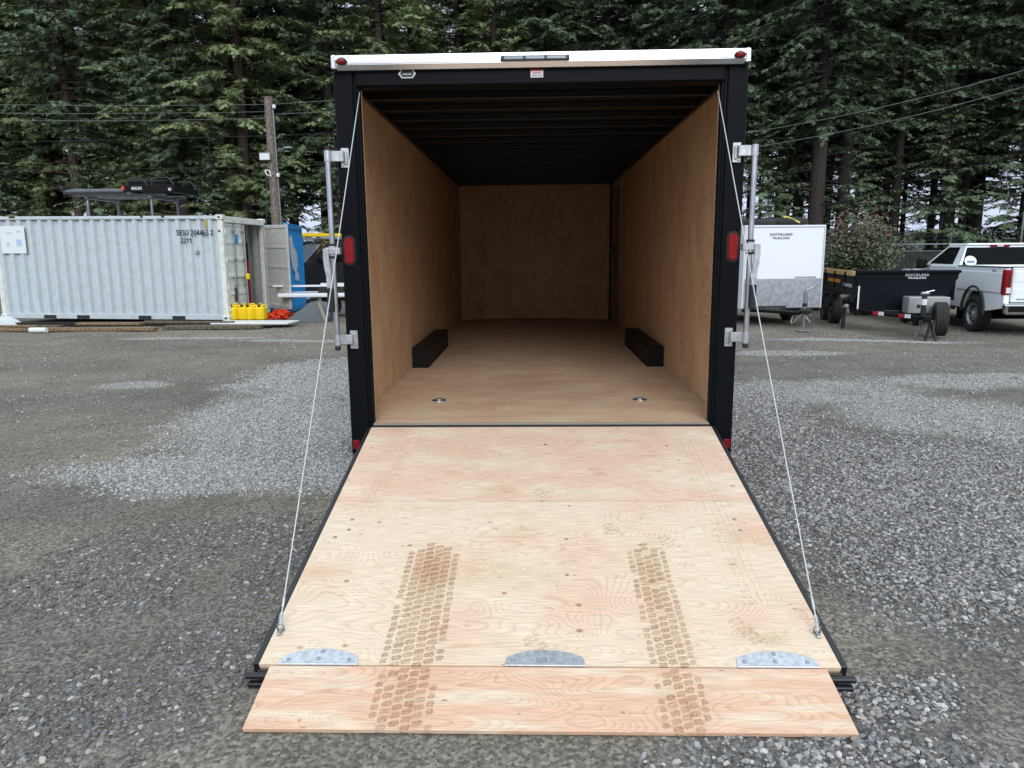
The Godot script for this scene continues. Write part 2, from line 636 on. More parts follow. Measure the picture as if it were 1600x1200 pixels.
	# yard things
	M.container = worn(mat(Color(0.745, 0.78, 0.80), 0.5), noise_tex(noise(FastNoiseLite.TYPE_SIMPLEX_SMOOTH, 0.02, 14, 5), 512, Color(0.95, 0.95, 0.93), Color(1, 1, 1), true, 0.35), 0.35)
	M.container_cream = worn(mat(Color(0.86, 0.87, 0.84), 0.5), rain, 0.5)
	M.container_grey = worn(mat(Color(0.70, 0.70, 0.68), 0.6), rain, 0.5)
	M.blue_paint = worn(mat(Color(0.09, 0.58, 0.86), 0.45), blotch, 0.5)
	M.rust = mat(Color(0.30, 0.19, 0.13), 0.9)
	M.white_paint = mat(Color(0.86, 0.87, 0.89), 0.28)
	M.white_gloss = mat(Color(0.93, 0.945, 0.955), 0.22)
	M.white_gloss.clearcoat_enabled = true
	M.white_gloss.clearcoat = 0.6
	M.yellow = mat(Color(0.92, 0.78, 0.05), 0.45)
	M.amber = mat(Color(0.85, 0.52, 0.06), 0.4)
	M.orange = mat(Color(0.88, 0.24, 0.08), 0.6)
	M.red = mat(Color(0.65, 0.09, 0.08), 0.5)
	M.white_sheet = mat(Color(0.86, 0.88, 0.88), 0.4)
	M.plank = worn(mat(Color(0.56, 0.46, 0.35), 0.85), grime, 1.3)
	M.plank_grey = worn(mat(Color(0.43, 0.38, 0.32), 0.9), grime, 1.1)
	M.board_new = worn(mat(Color(0.84, 0.70, 0.46), 0.7), blotch, 1.0)
	M.timber_dark = mat(Color(0.14, 0.12, 0.11), 0.9)
	M.pole = worn(mat(Color(0.50, 0.46, 0.43), 0.9), grime, 0.8)
	M.galv = worn(mat(Color(0.60, 0.62, 0.63), 0.45, 0.6), blotch, 0.8)
	M.tread_plate = worn(mat(Color(0.84, 0.86, 0.88), 0.33, 0.9), blotch, 1.0)
	M.glass_dark = mat(lin(0.006, 0.008, 0.009), 0.05, 0.0, 0.26)
	M.wire = mat(Color(0.20, 0.21, 0.21), 0.6)
	M.wire_pale = mat(Color(0.62, 0.63, 0.62), 0.5)
	M.wire_mid = mat(Color(0.42, 0.44, 0.43), 0.6)
	M.slat = mat(Color(0.10, 0.11, 0.11), 0.6)
	M.bark = worn(mat(Color(0.33, 0.28, 0.25), 0.95), grime, 0.9)
	M.bark_dark = worn(mat(Color(0.24, 0.21, 0.20), 0.95), grime, 0.9)
	M.hill = worn(mat(lin(0.075, 0.085, 0.075), 0.95), noise_tex(noise(FastNoiseLite.TYPE_SIMPLEX, 0.05, 16, 5), 512, Color(0.35, 0.36, 0.38), Color(1, 1, 1)), 0.02)
	M.leaf = mat(Color.WHITE, 0.6, 0.0, 0.3)
	M.leaf.vertex_color_use_as_albedo = true
	M.leaf.backlight_enabled = true
	M.leaf.backlight = Color(0.25, 0.30, 0.18)
	M.leaf.cull_mode = BaseMaterial3D.CULL_DISABLED
	M.stone = mat(Color.WHITE, 0.8, 0.0, 0.35)
	M.stone.vertex_color_use_as_albedo = true


# ---------------------------------------------------------------- the ground
func ground_y(x: float, z: float) -> float:
	var h := undul.get_noise_2d(x, z) * 0.035 * smooth(0.0, 4.0, V(maxf(absf(x) - 1.0, 0), 0, maxf(0, absf(z - 1.0) - 1.6)).length())
	h -= 0.13 * smooth(4.0, 9.0, x) * smooth(-5.0, -11.0, z)
	h += patchy.get_noise_2d(x * 9.0, z * 9.0) * 0.004
	return h


func blob(x: float, z: float, e: Array) -> float:   # how far inside an uneven ellipse: cx cz rx rz turn
	var d := Vector2(x - e[0], z - e[1]).rotated(e[4])
	var q := Vector2(d.x / e[2], d.y / e[3]).length() + 0.4 * patchy.get_noise_2d(x * 1.3 + 31.0, z * 1.3) + 0.2 * patchy.get_noise_2d(x * 6.0, z * 6.0 + 17.0)
	return smooth(1.3, 0.62, q)


const PALE_LEFT := [[-2.35, -0.72, 1.4, 0.6, 0.05], [-2.45, -2.4, 1.25, 1.5, 0.3], [-2.6, -4.9, 1.35, 1.9, 0.1]]
const PALE_RIGHT := [[3.4, -3.9, 1.2, 0.75, 0.3], [3.75, -2.5, 0.75, 0.75, 0.0], [5.6, -4.6, 1.4, 0.5, 0.1], [4.7, -2.3, 0.8, 1.6, 0.4], [6.6, -9.3, 1.9, 0.28, 0.0], [4.2, -7.2, 1.0, 0.3, 0.0], [-5.4, -4.6, 0.5, 0.25, 0.0], [-4.9, -9.4, 1.0, 0.2, 0], [-7.0, -9.9, 1.6, 0.22, 0.0]]
const STONY := [[2.5, -0.3, 1.35, 2.0, -0.1], [3.9, 0.2, 1.4, 1.6, 0.0], [2.0, -2.6, 0.9, 1.6, 0.0], [0.95, 2.72, 0.75, 0.28, 0.0], [1.30, 2.25, 0.35, 0.14, 0.4], [6.0, -1.2, 2.0, 1.2, 0.0]]
const LOOSE := [[-2.1, 0.75, 0.7, 0.38, 0.3], [-2.3, 1.35, 0.55, 0.3, -0.2], [-1.35, 1.1, 0.35, 0.5, 0.0], [-1.35, 1.95, 0.42, 0.35, 0.2], [-1.75, 2.35, 0.6, 0.3, 0.0]]


func most(x: float, z: float, list: Array) -> float:
	var w := 0.0
	for e in list:
		if absf(x - e[0]) < e[2] + e[3] + 1.0 and absf(z - e[1]) < e[2] + e[3] + 1.0:
			w = maxf(w, blob(x, z, e))
	return w


func soil(x: float, z: float) -> Color:
	var p := maxf(most(x, z, PALE_LEFT), most(x, z, PALE_RIGHT))
	var s := most(x, z, STONY)
	var l := most(x, z, LOOSE)
	var n := patchy.get_noise_2d(x * 0.5, z * 0.8)
	var n2 := patchy.get_noise_2d(x * 2.5 + 90.0, z * 2.5)
	var dirt := lin_mix(Vector3(0.165, 0.152, 0.130), Vector3(0.115, 0.108, 0.096), clampf(0.5 + n * 1.3 + n2 * 0.7, 0, 1))
	var v := dirt
	var grey := clampf(0.25 + 0.3 * n + 0.6 * smooth(0.0, 3.5, x), 0, 0.8) * smooth(-11.0, -4.0, z)
	v = v.lerp(Vector3(0.116, 0.116, 0.114), grey)
	v = v.lerp(Vector3(0.105, 0.107, 0.110), s * 0.9)
	v = v.lerp(Vector3(0.060, 0.061, 0.064), s * 0.6)
	v = v.lerp(Vector3(0.098, 0.097, 0.094), l * 0.6)
	v = v.lerp(Vector3(0.218, 0.222, 0.224), p * 0.8)
	v *= 1.0 + 0.35 * n2
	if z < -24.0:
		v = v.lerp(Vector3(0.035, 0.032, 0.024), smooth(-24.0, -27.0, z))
	v *= Vector3(2.42, 2.32, 2.16)
	return Color(v.x, v.y, v.z)


func lin_mix(a: Vector3, b: Vector3, t: float) -> Vector3:
	return a.lerp(b, t)


func build_ground() -> void:
	undul.noise_type = FastNoiseLite.TYPE_SIMPLEX_SMOOTH
	undul.frequency = 0.22
	undul.seed = 3
	undul.fractal_octaves = 3
	patchy.noise_type = FastNoiseLite.TYPE_SIMPLEX_SMOOTH
	patchy.frequency = 0.5
	patchy.seed = 9
	patchy.fractal_octaves = 4
	var xs := axis_steps(-14.0, 14.0, 0.11, 400.0)
	var zs := axis_steps(-14.0, 5.0, 0.11, 400.0)
	var b := Mb.new()
	b.colored = true
	for z in zs:
		for x in xs:
			var e := 0.06
			var y := ground_y(x, z)
			b.v.append(V(x, y, z))
			b.n.append(V(y - ground_y(x + e, z), e, y - ground_y(x, z + e)).normalized())
			b.t.append(Vector2(x, z))
			b.c.append(soil(x, z))
	var w := xs.size()
	for k in zs.size() - 1:
		for j in w - 1:
			var a := k * w + j
			b.i.append_array([a, a + 1, a + w, a + 1, a + w + 1, a + w])
	var m := mat(Color.WHITE, 0.92, 0.0, 0.3)
	m.vertex_color_use_as_albedo = true
	var grit := noise(FastNoiseLite.TYPE_CELLULAR, 0.085, 17, 2)
	grit.cellular_return_type = FastNoiseLite.RETURN_CELL_VALUE
	grit.fractal_type = FastNoiseLite.FRACTAL_NONE
	m.albedo_texture = noise_tex(grit, 1024, Color(0.62, 0.62, 0.62), Color(1, 1, 0.99))
	m.uv1_scale = V(0.85, 0.85, 0.85)
	m.detail_enabled = true
	m.detail_blend_mode = BaseMaterial3D.BLEND_MODE_MUL
	m.detail_albedo = noise_tex(noise(FastNoiseLite.TYPE_SIMPLEX, 0.03, 18, 6), 1024, Color(0.84, 0.83, 0.82), Color(1, 1, 1))
	m.detail_uv_layer = BaseMaterial3D.DETAIL_UV_1
	var pit := noise(FastNoiseLite.TYPE_CELLULAR, 0.085, 17, 2)
	pit.cellular_return_type = FastNoiseLite.RETURN_DISTANCE
	pit.fractal_type = FastNoiseLite.FRACTAL_NONE
	m.heightmap_enabled = true
	m.heightmap_texture = noise_tex(pit, 1024, Color(1, 1, 1), Color(0, 0, 0))
	m.heightmap_scale = 0.2
	tag(part(self, "ground", b, m), "gravel and dirt yard reaching from the ramp back to the forest", "", "", "structure")


func axis_steps(lo: float, hi: float, step: float, far: float) -> Array:
	var a := []
	var q := lo
	while q <= hi + 0.001:
		a.append(q)
		q += step
	var s := step
	q = hi
	while q < far:
		s *= 1.35
		q += s
		a.append(q)
	s = step
	q = lo
	var front := []
	while q > -far:
		s *= 1.35
		q -= s
		front.push_front(q)
	return front + a


func stone_mesh(sd: int, flat: float) -> ArrayMesh:
	var r := RandomNumberGenerator.new()
	r.seed = sd
	var g := (1.0 + sqrt(5.0)) / 2.0
	var p := [V(-1, g, 0), V(1, g, 0), V(-1, -g, 0), V(1, -g, 0), V(0, -1, g), V(0, 1, g), V(0, -1, -g), V(0, 1, -g), V(g, 0, -1), V(g, 0, 1), V(-g, 0, -1), V(-g, 0, 1)]
	for k in 12:
		p[k] = p[k].normalized() * r.randf_range(0.38, 0.56) * V(1.0, flat, 0.78)
	var b := Mb.new()
	for f in [[0, 11, 5], [0, 5, 1], [0, 1, 7], [0, 7, 10], [0, 10, 11], [1, 5, 9], [5, 11, 4], [11, 10, 2], [10, 7, 6], [7, 1, 8], [3, 9, 4], [3, 4, 2], [3, 2, 6], [3, 6, 8], [3, 8, 9], [4, 9, 5], [2, 4, 11], [6, 2, 10], [8, 6, 7], [9, 8, 1]]:
		b.tri(p[f[0]], p[f[1]], p[f[2]])
	return b.mesh()


func under_trailer(x: float, z: float) -> bool:
	return absf(x) < 1.12 and z < 2.42


func scatter(called: String, label: String, count: int, area: Rect2, weight: Callable, size: Vector2, tone: Callable, sd: int, flat: float) -> void:
	var r := RandomNumberGenerator.new()
	r.seed = sd
	var at := []
	var tries := 0
	while at.size() < count and tries < count * 12:
		tries += 1
		var x := area.position.x + r.randf() * area.size.x
		var z := area.position.y + r.randf() * area.size.y
		if under_trailer(x, z) or r.randf() > weight.call(x, z):
			continue
		at.append(Vector2(x, z))
	var mm := MultiMesh.new()
	mm.transform_format = MultiMesh.TRANSFORM_3D
	mm.use_colors = true
	mm.mesh = stone_mesh(sd, flat)
	mm.instance_count = at.size()
	for k in at.size():
		var q: Vector2 = at[k]
		var s := size.x * pow(size.y / size.x, pow(r.randf(), 2.2))
		var b := Basis(Vector3.UP, r.randf() * TAU) * Basis(V(1, 0, 0), r.randf_range(-0.5, 0.5)) * Basis(V(0, 0, 1), r.randf_range(-0.4, 0.4))
		b = b * Basis.from_scale(V(s * r.randf_range(0.8, 1.35), s * r.randf_range(0.7, 1.2), s))
		mm.set_instance_transform(k, Transform3D(b, V(q.x, ground_y(q.x, q.y) + s * 0.10, q.y)))
		mm.set_instance_color(k, tone.call(r))
	var o := MultiMeshInstance3D.new()
	o.multimesh = mm
	o.material_override = M.stone
	o.name = numbered(called)
	add_child(o)
	tag(o, label, "gravel", "", "stuff")


func build_gravel() -> void:
	var slate := func(r: RandomNumberGenerator) -> Color:
		var v := r.randf_range(0.10, 0.34)
		if r.randf() < 0.12:
			v = r.randf_range(0.36, 0.50)
		var warm := r.randf_range(-0.06, 0.08)
		return Color(v * (1.05 + warm), v * 1.01, v * (0.98 - warm))
	var paler := func(r: RandomNumberGenerator) -> Color:
		var v := r.randf_range(0.18, 0.50)
		return Color(v * 1.01, v, v * 0.985)
	var loose := func(r: RandomNumberGenerator) -> Color:
		var v := r.randf_range(0.085, 0.20)
		if r.randf() < 0.12:
			v = r.randf_range(0.24, 0.42)
		var warm := r.randf_range(-0.02, 0.14)
		return Color(v * (1.0 + warm), v, v * (1.0 - warm))
	var fine := func(r: RandomNumberGenerator) -> Color:
		var v := r.randf_range(0.08, 0.21)
		var warm := r.randf_range(0.0, 0.12)
		return Color(v * (1.0 + warm), v, v * (1.0 - warm))
	scatter("pale_gravel", "patch of pale blue-grey crushed gravel left of the trailer", 42000, Rect2(-4.6, -7.2, 3.5, 7.4), func(x, z): return most(x, z, PALE_LEFT), Vector2(0.014, 0.034), paler, 301, 0.6)
	scatter("pale_gravel", "thin pale gravel streaks across the yard right of the trailer and beyond", 26000, Rect2(-9.0, -10.5, 18.0, 10.5), func(x, z): return most(x, z, PALE_RIGHT), Vector2(0.015, 0.032), paler, 302, 0.6)
	scatter("dark_gravel", "dense dark slate gravel to the right of the ramp", 100000, Rect2(0.3, -5.0, 7.2, 8.2), func(x, z): return most(x, z, STONY), Vector2(0.013, 0.036), slate, 303, 0.6)
	scatter("loose_stones", "loose flat stones lying in the dirt left of the ramp", 14000, Rect2(-3.4, 0.0, 2.6, 3.0), func(x, z): return most(x, z, LOOSE), Vector2(0.008, 0.036), loose, 304, 0.42)
	scatter("grit", "fine scattered grit over the packed dirt in the foreground", 120000, Rect2(-5.0, -4.0, 10.5, 7.6), func(x, z): return (0.35 + 0.65 * smooth(-0.25, 0.35, patchy.get_noise_2d(x * 2.0, z * 2.0))) * smooth(-4.0, 0.5, z), Vector2(0.004, 0.015), fine, 305, 0.6)
	scatter("grit", "small scattered stones over the middle of the yard", 40000, Rect2(-12.0, -13.0, 24.0, 11.0), func(x, z): return 0.3 + 0.7 * smooth(-0.1, 0.4, patchy.get_noise_2d(x, z)), Vector2(0.012, 0.04), slate, 306, 0.55)


# ---------------------------------------------------------------- the forest
# One fir: returns [trunk mesh with its limbs, crown mesh]
func fir(sd: int, tall: float, base: float, reach: float, girth: float, thick: float, tint: Vector3, twiggy: float) -> Array:
	var r := RandomNumberGenerator.new()
	r.seed = sd
	var wood := Mb.new()
	var pts := []
	var lean := V(r.randf_range(-0.3, 0.3), 0, r.randf_range(-0.3, 0.3))
	for k in 9:
		var q := k / 8.0
		pts.append(V(lean.x * q * q, tall * q - 0.3, lean.z * q * q))
	wood.tube(pts, girth, 9, 0.03, false)
	var b := Mb.new()
	b.colored = true
	var y := base * 0.35 if twiggy > 0 else base
	while y < tall - 0.4:
		var q := (y - base) / (tall - base)
		var live := q > 0.0
		var span := reach * pow(maxf(0.0, 1.0 - q), 0.75) * (0.55 + 0.45 * smooth(0.0, 0.22, q)) if live else reach * 0.45
		var many := 5 if live else 2
		for k in many:
			if not live and r.randf() > twiggy:
				continue
			if live and r.randf() < 0.10:
				continue
			var az := r.randf() * TAU
			var l := span * r.randf_range(0.6, 1.2)
			var out := V(cos(az), 0, sin(az))
			var side := V(-sin(az), 0, cos(az))
			var y0 := y + r.randf_range(-0.25, 0.25)
			var rise := r.randf_range(0.0, 0.30) + 0.25 * q
			var sag := r.randf_range(0.25, 0.6) * (1.0 - 0.4 * q)
			var o := V(lean.x * pow(y / tall, 2), 0, lean.z * pow(y / tall, 2))
			var bough := func(t: float) -> Vector3: return o + out * (l * t) + Vector3.UP * (y0 + l * (rise * t - sag * t * t)) + side * (0.08 * l * sin(t * 3.0 + az))
			wood.tube([bough.call(0.0), bough.call(0.5), bough.call(0.95)], 0.018 + 0.012 * l, 3, 0.006, false)
			if not live:
				for e in 3:
					var t := r.randf_range(0.3, 0.9)
					var p: Vector3 = bough.call(t)
					wood.tube([p, p + out * 0.4 + side * r.randf_range(-0.5, 0.5) + V(0, r.randf_range(-0.5, 0.1), 0)], 0.008, 3, 0.004, false)
				continue
			var shade := r.randf_range(0.65, 1.25)
			var t := 0.12
			while t < 1.0:
				var p: Vector3 = bough.call(t)
				var wide := (0.25 + 0.62 * (1.0 - t) * minf(1.0, t * 3.0)) * clampf(l * 0.5, 0.45, 1.15)
				for e in [-1.0, 1.0]:
					if r.randf() > thick:
						continue
					var dir: Vector3 = (out * r.randf_range(0.45, 1.0) + side * e * r.randf_range(0.5, 1.1) + Vector3.UP * r.randf_range(-1.0, 0.0)).normalized()
					spray(b, p, dir, wide * r.randf_range(0.7, 1.25), tint * shade * r.randf_range(0.8, 1.2), r)
				if r.randf() < 0.6 * thick:
					spray(b, p, (out * 0.6 + side * r.randf_range(-0.4, 0.4) + Vector3.UP * r.randf_range(-1.3, -0.2)).normalized(), wide * r.randf_range(0.5, 0.9), tint * shade * r.randf_range(0.75, 1.1), r)
				t += 0.15 / maxf(0.6, l)
			spray(b, bough.call(0.97), (out + Vector3.UP * r.randf_range(-0.5, 0.1)).normalized(), 0.4, tint * shade * 1.15, r)
		y += 0.29 if live else 0.55
	return [wood.mesh(), b.mesh()]


func spray(b: Mb, p: Vector3, d: Vector3, l: float, tint: Vector3, r: RandomNumberGenerator) -> void:
	# a twig of needles: a central blade and two or three side blades
	b.col = Color(tint.x, tint.y, tint.z)
	var s := d.cross(V(r.randf_range(-0.5, 0.5), 1, r.randf_range(-0.5, 0.5))).normalized()
	l *= 0.72
	var w := 0.042 + 0.036 * l
	var up := s.cross(d)
	blade(b, p, p + d * l + up * -0.08 * l, s, w)
	for k in 5:
		var t := 0.10 + 0.175 * k
		for e in [-1.0, 1.0]:
			if r.randf() < 0.2:
				continue
			var q := p + d * (l * t)
			spike(b, q, q + (d * 0.8 + s * e * 0.7 + up * r.randf_range(-0.5, 0.25)) * (l * 0.50 * (1.1 - 0.6 * t)), (s * 0.6 - d * e * 0.6).normalized(), w * 0.95)


func spike(b: Mb, p: Vector3, q: Vector3, s: Vector3, w: float) -> void:
	var nn := (q - p).cross(s).normalized()
	if nn.y < 0:
		nn = -nn
		s = -s
	var k := b.v.size()
	for e in [p + s * w * 0.5, q, p - s * w * 0.5]:
		b.v.append(e)
		b.n.append(nn)
		b.t.append(Vector2.ZERO)
		b.c.append(b.col)
	b.i.append_array([k, k + 1, k + 2])


func blade(b: Mb, p: Vector3, q: Vector3, s: Vector3, w: float) -> void:
	var m := p.lerp(q, 0.45)
	var nn := (q - p).cross(s).normalized()
	if nn.y < 0:
		nn = -nn
		s = -s
	var k := b.v.size()
	for e in [p, m + s * w * 0.5, q, m - s * w * 0.5]:
		b.v.append(e)
		b.n.append(nn)
		b.t.append(Vector2.ZERO)
		b.c.append(b.col)
	b.i.append_array([k, k + 1, k + 2, k, k + 2, k + 3])


func plant(kind: Array, mats: Array, x: float, z: float, scale: float, turn: float, called: String, label: String, group := "") -> void:
	var t := thing(called, label, "tree", V(x, 0, z), turn, group)
	t.scale = Vector3.ONE * scale
	part(t, "trunk", kind[0], mats[0])
	part(t, "crown", kind[1], mats[1])


func build_forest() -> void:
	var olive := Vector3(0.225, 0.275, 0.130)
	var deep := Vector3(0.145, 0.200, 0.118)
	var blue := Vector3(0.150, 0.205, 0.115)
	var full := fir(401, 24.0, 1.6, 3.9, 0.24, 0.80, olive, 0.0)
	var tall := fir(402, 29.0, 5.0, 3.9, 0.28, 0.80, deep, 0.5)
	var bare := fir(403, 29.0, 6.5, 4.4, 0.34, 0.75, deep * 0.75, 0.85)
	var young := fir(404, 9.0, 0.4, 2.5, 0.09, 0.85, blue, 0.0)
	var lacy := fir(405, 27.0, 6.0, 3.8, 0.20, 0.62, deep * 0.95, 0.8)
	var brown := [M.bark, M.leaf]
	var dark := [M.bark_dark, M.leaf]
	# the front row on the left, trees one can pick out
	plant(full, brown, -27.0, -29.0, 1.05, 0.4, "fir_tree", "full green fir at the far left edge behind the white container")
	plant(lacy, brown, -20.2, -27.5, 1.05, 2.1, "fir_tree", "fir with a reddish bare trunk showing through, above the container's left half")
	plant(full, brown, -17.4, -29.5, 1.10, 3.5, "fir_tree", "broad olive fir behind the ladder rack on the container")
	plant(tall, dark, -15.2, -27.0, 0.95, 0.9, "fir_tree", "dark fir rising straight above the black roof basket")
	plant(full, brown, -12.4, -27.0, 1.12, 5.2, "fir_tree", "light olive fir with a thin pale trunk left of the utility pole")
	plant(tall, dark, -9.4, -30.0, 1.05, 4.0, "fir_tree", "dark fir directly behind the utility pole")
	plant(full, brown, -23.6, -31.0, 1.15, 1.0, "fir_tree", "tall olive fir, second from the left edge of the forest")
	plant(full, dark, -6.6, -28.5, 1.05, 2.6, "fir_tree", "green fir against the left post of the black trailer")
	# the front row on the right: bare trunks
	plant(bare, dark, 11.3, -25.0, 1.0, 1.2, "fir_tree", "thickest bare fir trunk, standing behind the white cargo trailer")
	plant(tall, dark, 8.2, -28.0, 1.0, 0.2, "fir_tree", "dark fir close behind the right post of the black trailer")
	plant(bare, dark, 13.2, -27.0, 0.9, 3.3, "fir_tree", "bare fir trunk left of the red-tipped bush")
	plant(lacy, dark, 15.4, -27.0, 1.0, 4.4, "fir_tree", "slender fir trunk rising behind the red-tipped bush")
	plant(bare, dark, 18.2, -28.0, 0.85, 5.6, "fir_tree", "bare fir trunk above the cab of the white pickup")
	plant(bare, dark, 20.6, -26.5, 1.0, 2.2, "fir_tree", "wide dark fir trunk behind the pickup at the right edge")
	plant(tall, dark, 23.5, -27.0, 1.0, 0.7, "fir_tree", "dark fir at the far right edge of the forest")
	# low young firs
	var low := [[-25.0, -26.5, 0.9, "young fir at the left edge, its top just above the white container"], [-18.2, -25.5, 0.85, "young fir behind the left legs of the ladder rack"], [-13.2, -25.2, 0.8, "young fir showing under the black roof basket"], [-10.6, -25.5, 0.75, "young fir just left of the utility pole"], [-7.9, -25.0, 0.85, "young fir above the blue container, right of the utility pole"], [12.6, -24.5, 0.8, "young fir between the white cargo trailer and the red-tipped bush"], [16.6, -25.5, 1.05, "young fir with spreading boughs right of the red-tipped bush"], [9.0, -24.5, 0.9, "young fir low behind the lock bar on the right"], [14.6, -27.5, 1.1, "young fir standing back between two trunks, above the dump trailer's bulkhead"], [19.4, -25.0, 1.15, "young fir above the middle of the pickup's roof"], [11.0, -27.5, 1.2, "young fir right behind the roof of the white cargo trailer"], [22.0, -24.8, 1.0, "young fir behind the pickup's tail at the right edge"], [-21.6, -25.0, 0.8, "young fir above the paper notice on the white container"]]
	for q in low:
		plant(young, dark, q[0], q[1], q[2], rng.randf() * TAU, "young_fir", q[3], "young firs along the forest edge")
	# deeper ranks
	var kinds := [full, tall, lacy, bare]
	for row in 4:
		var z := -33.0 - row * 4.6
		var x := -36.0 - row * 4.0
		while x < 34.0 + row * 4.0:
			var left := x < 4.0
			var pick := rng.randi_range(0, 2) if left else rng.randi_range(1, 3)
			if row >= 2 and left and pick == 0:
				pick = 1
			var skip: float = 0.08 if left else [0.0, 0.05, 0.15, 0.3][row]
			var jx := x + rng.randf_range(-1.0, 1.0)
			var jz := z + rng.randf_range(-1.6, 1.6)
			var turn := rng.randf() * TAU
			var sc := rng.randf_range(0.88, 1.12)
			if rng.randf() > skip:
				if x < -4.0:
					plant(kinds[pick], dark, jx, jz, sc, turn, "fir_tree", "dark fir standing deep in the forest behind the containers", "firs deep in the forest on the left")
				elif x < 9.0:
					plant(kinds[pick], dark, jx, jz, sc, turn, "fir_tree", "dark fir showing above the roof of the black trailer", "firs above the trailer roof")
				else:
					plant(kinds[pick], dark, jx, jz, sc, turn, "fir_tree", "thin dark fir standing deep in the forest behind the fence", "firs deep in the forest on the right")
			x += rng.randf_range(2.6, 3.8) if left else rng.randf_range(2.3, 3.5)
	# a wooded hill far behind
	var hb := Mb.new()
	for k in 60:
		var x0 := -400.0 + k * 14.0
		var x1 := x0 + 14.0
		var y0 := 7.0 + 4.0 * undul.get_noise_2d(x0 * 0.06, 5.0) + 1.0 * undul.get_noise_2d(x0 * 0.5, 9.0)
		var y1 := 7.0 + 4.0 * undul.get_noise_2d(x1 * 0.06, 5.0) + 1.0 * undul.get_noise_2d(x1 * 0.5, 9.0)
		hb.quad(V(x0, -1, -190), V(x1, -1, -190), V(x1, y1, -260), V(x0, y0, -260))
		hb.quad(V(x0, y0, -260), V(x1, y1, -260), V(x1, -1, -330), V(x0, -1, -330))
	tag(part(self, "hill", hb, M.hill), "low wooded hill far behind the forest", "", "", "structure")
	# brush under the trees
	for side in 2:
		var r := RandomNumberGenerator.new()
		r.seed = 91 + side
		var b := Mb.new()
		b.colored = true
		for k in 2600:
			var x := r.randf_range(-34, -4) if side == 0 else r.randf_range(7, 34)
			var z := r.randf_range(-40, -26)
			var hgt := r.randf_range(0.3, 2.2 if side == 1 else 1.6) * (0.6 + 0.6 * absf(patchy.get_noise_2d(x, z)) * 2.0)
			b.col = Color(0.085, 0.070, 0.055) if r.randf() < (0.7 if side == 1 else 0.4) else Color(0.045, 0.060, 0.032)
			var p := V(x, 0, z)
			var q := p + V(r.randf_range(-0.6, 0.6), hgt, r.randf_range(-0.6, 0.6))
			blade(b, p, q, V(1, 0, r.randf_range(-1, 1)).normalized(), 0.05)
			for e in 5:
				var s := p.lerp(q, r.randf_range(0.3, 1.0))
				blade(b, s, s + V(r.randf_range(-0.4, 0.4), r.randf_range(-0.1, 0.35), r.randf_range(-0.4, 0.4)), V(r.randf_range(-1, 1), r.randf_range(-0.4, 0.4), 1).normalized(), r.randf_range(0.05, 0.14))
		tag(part(self, "undergrowth", b, M.leaf), ["brush under the firs behind the containers", "brown brush under the firs behind the fence"][side], "undergrowth", "", "stuff")


# ---------------------------------------------------------------- poles, wires, fence
func wire_run(label: String, a: Vector3, b: Vector3, sag: float, r: float, m: Material) -> void:
	var p := []
	for k in 25:
		var q := k / 24.0
		p.append(a.lerp(b, q) - V(0, sag * 4.0 * q * (1.0 - q), 0))
	tag(part(self, "power_line", Mb.new().tube(p, r, 5), m), label, "cable", "overhead lines")


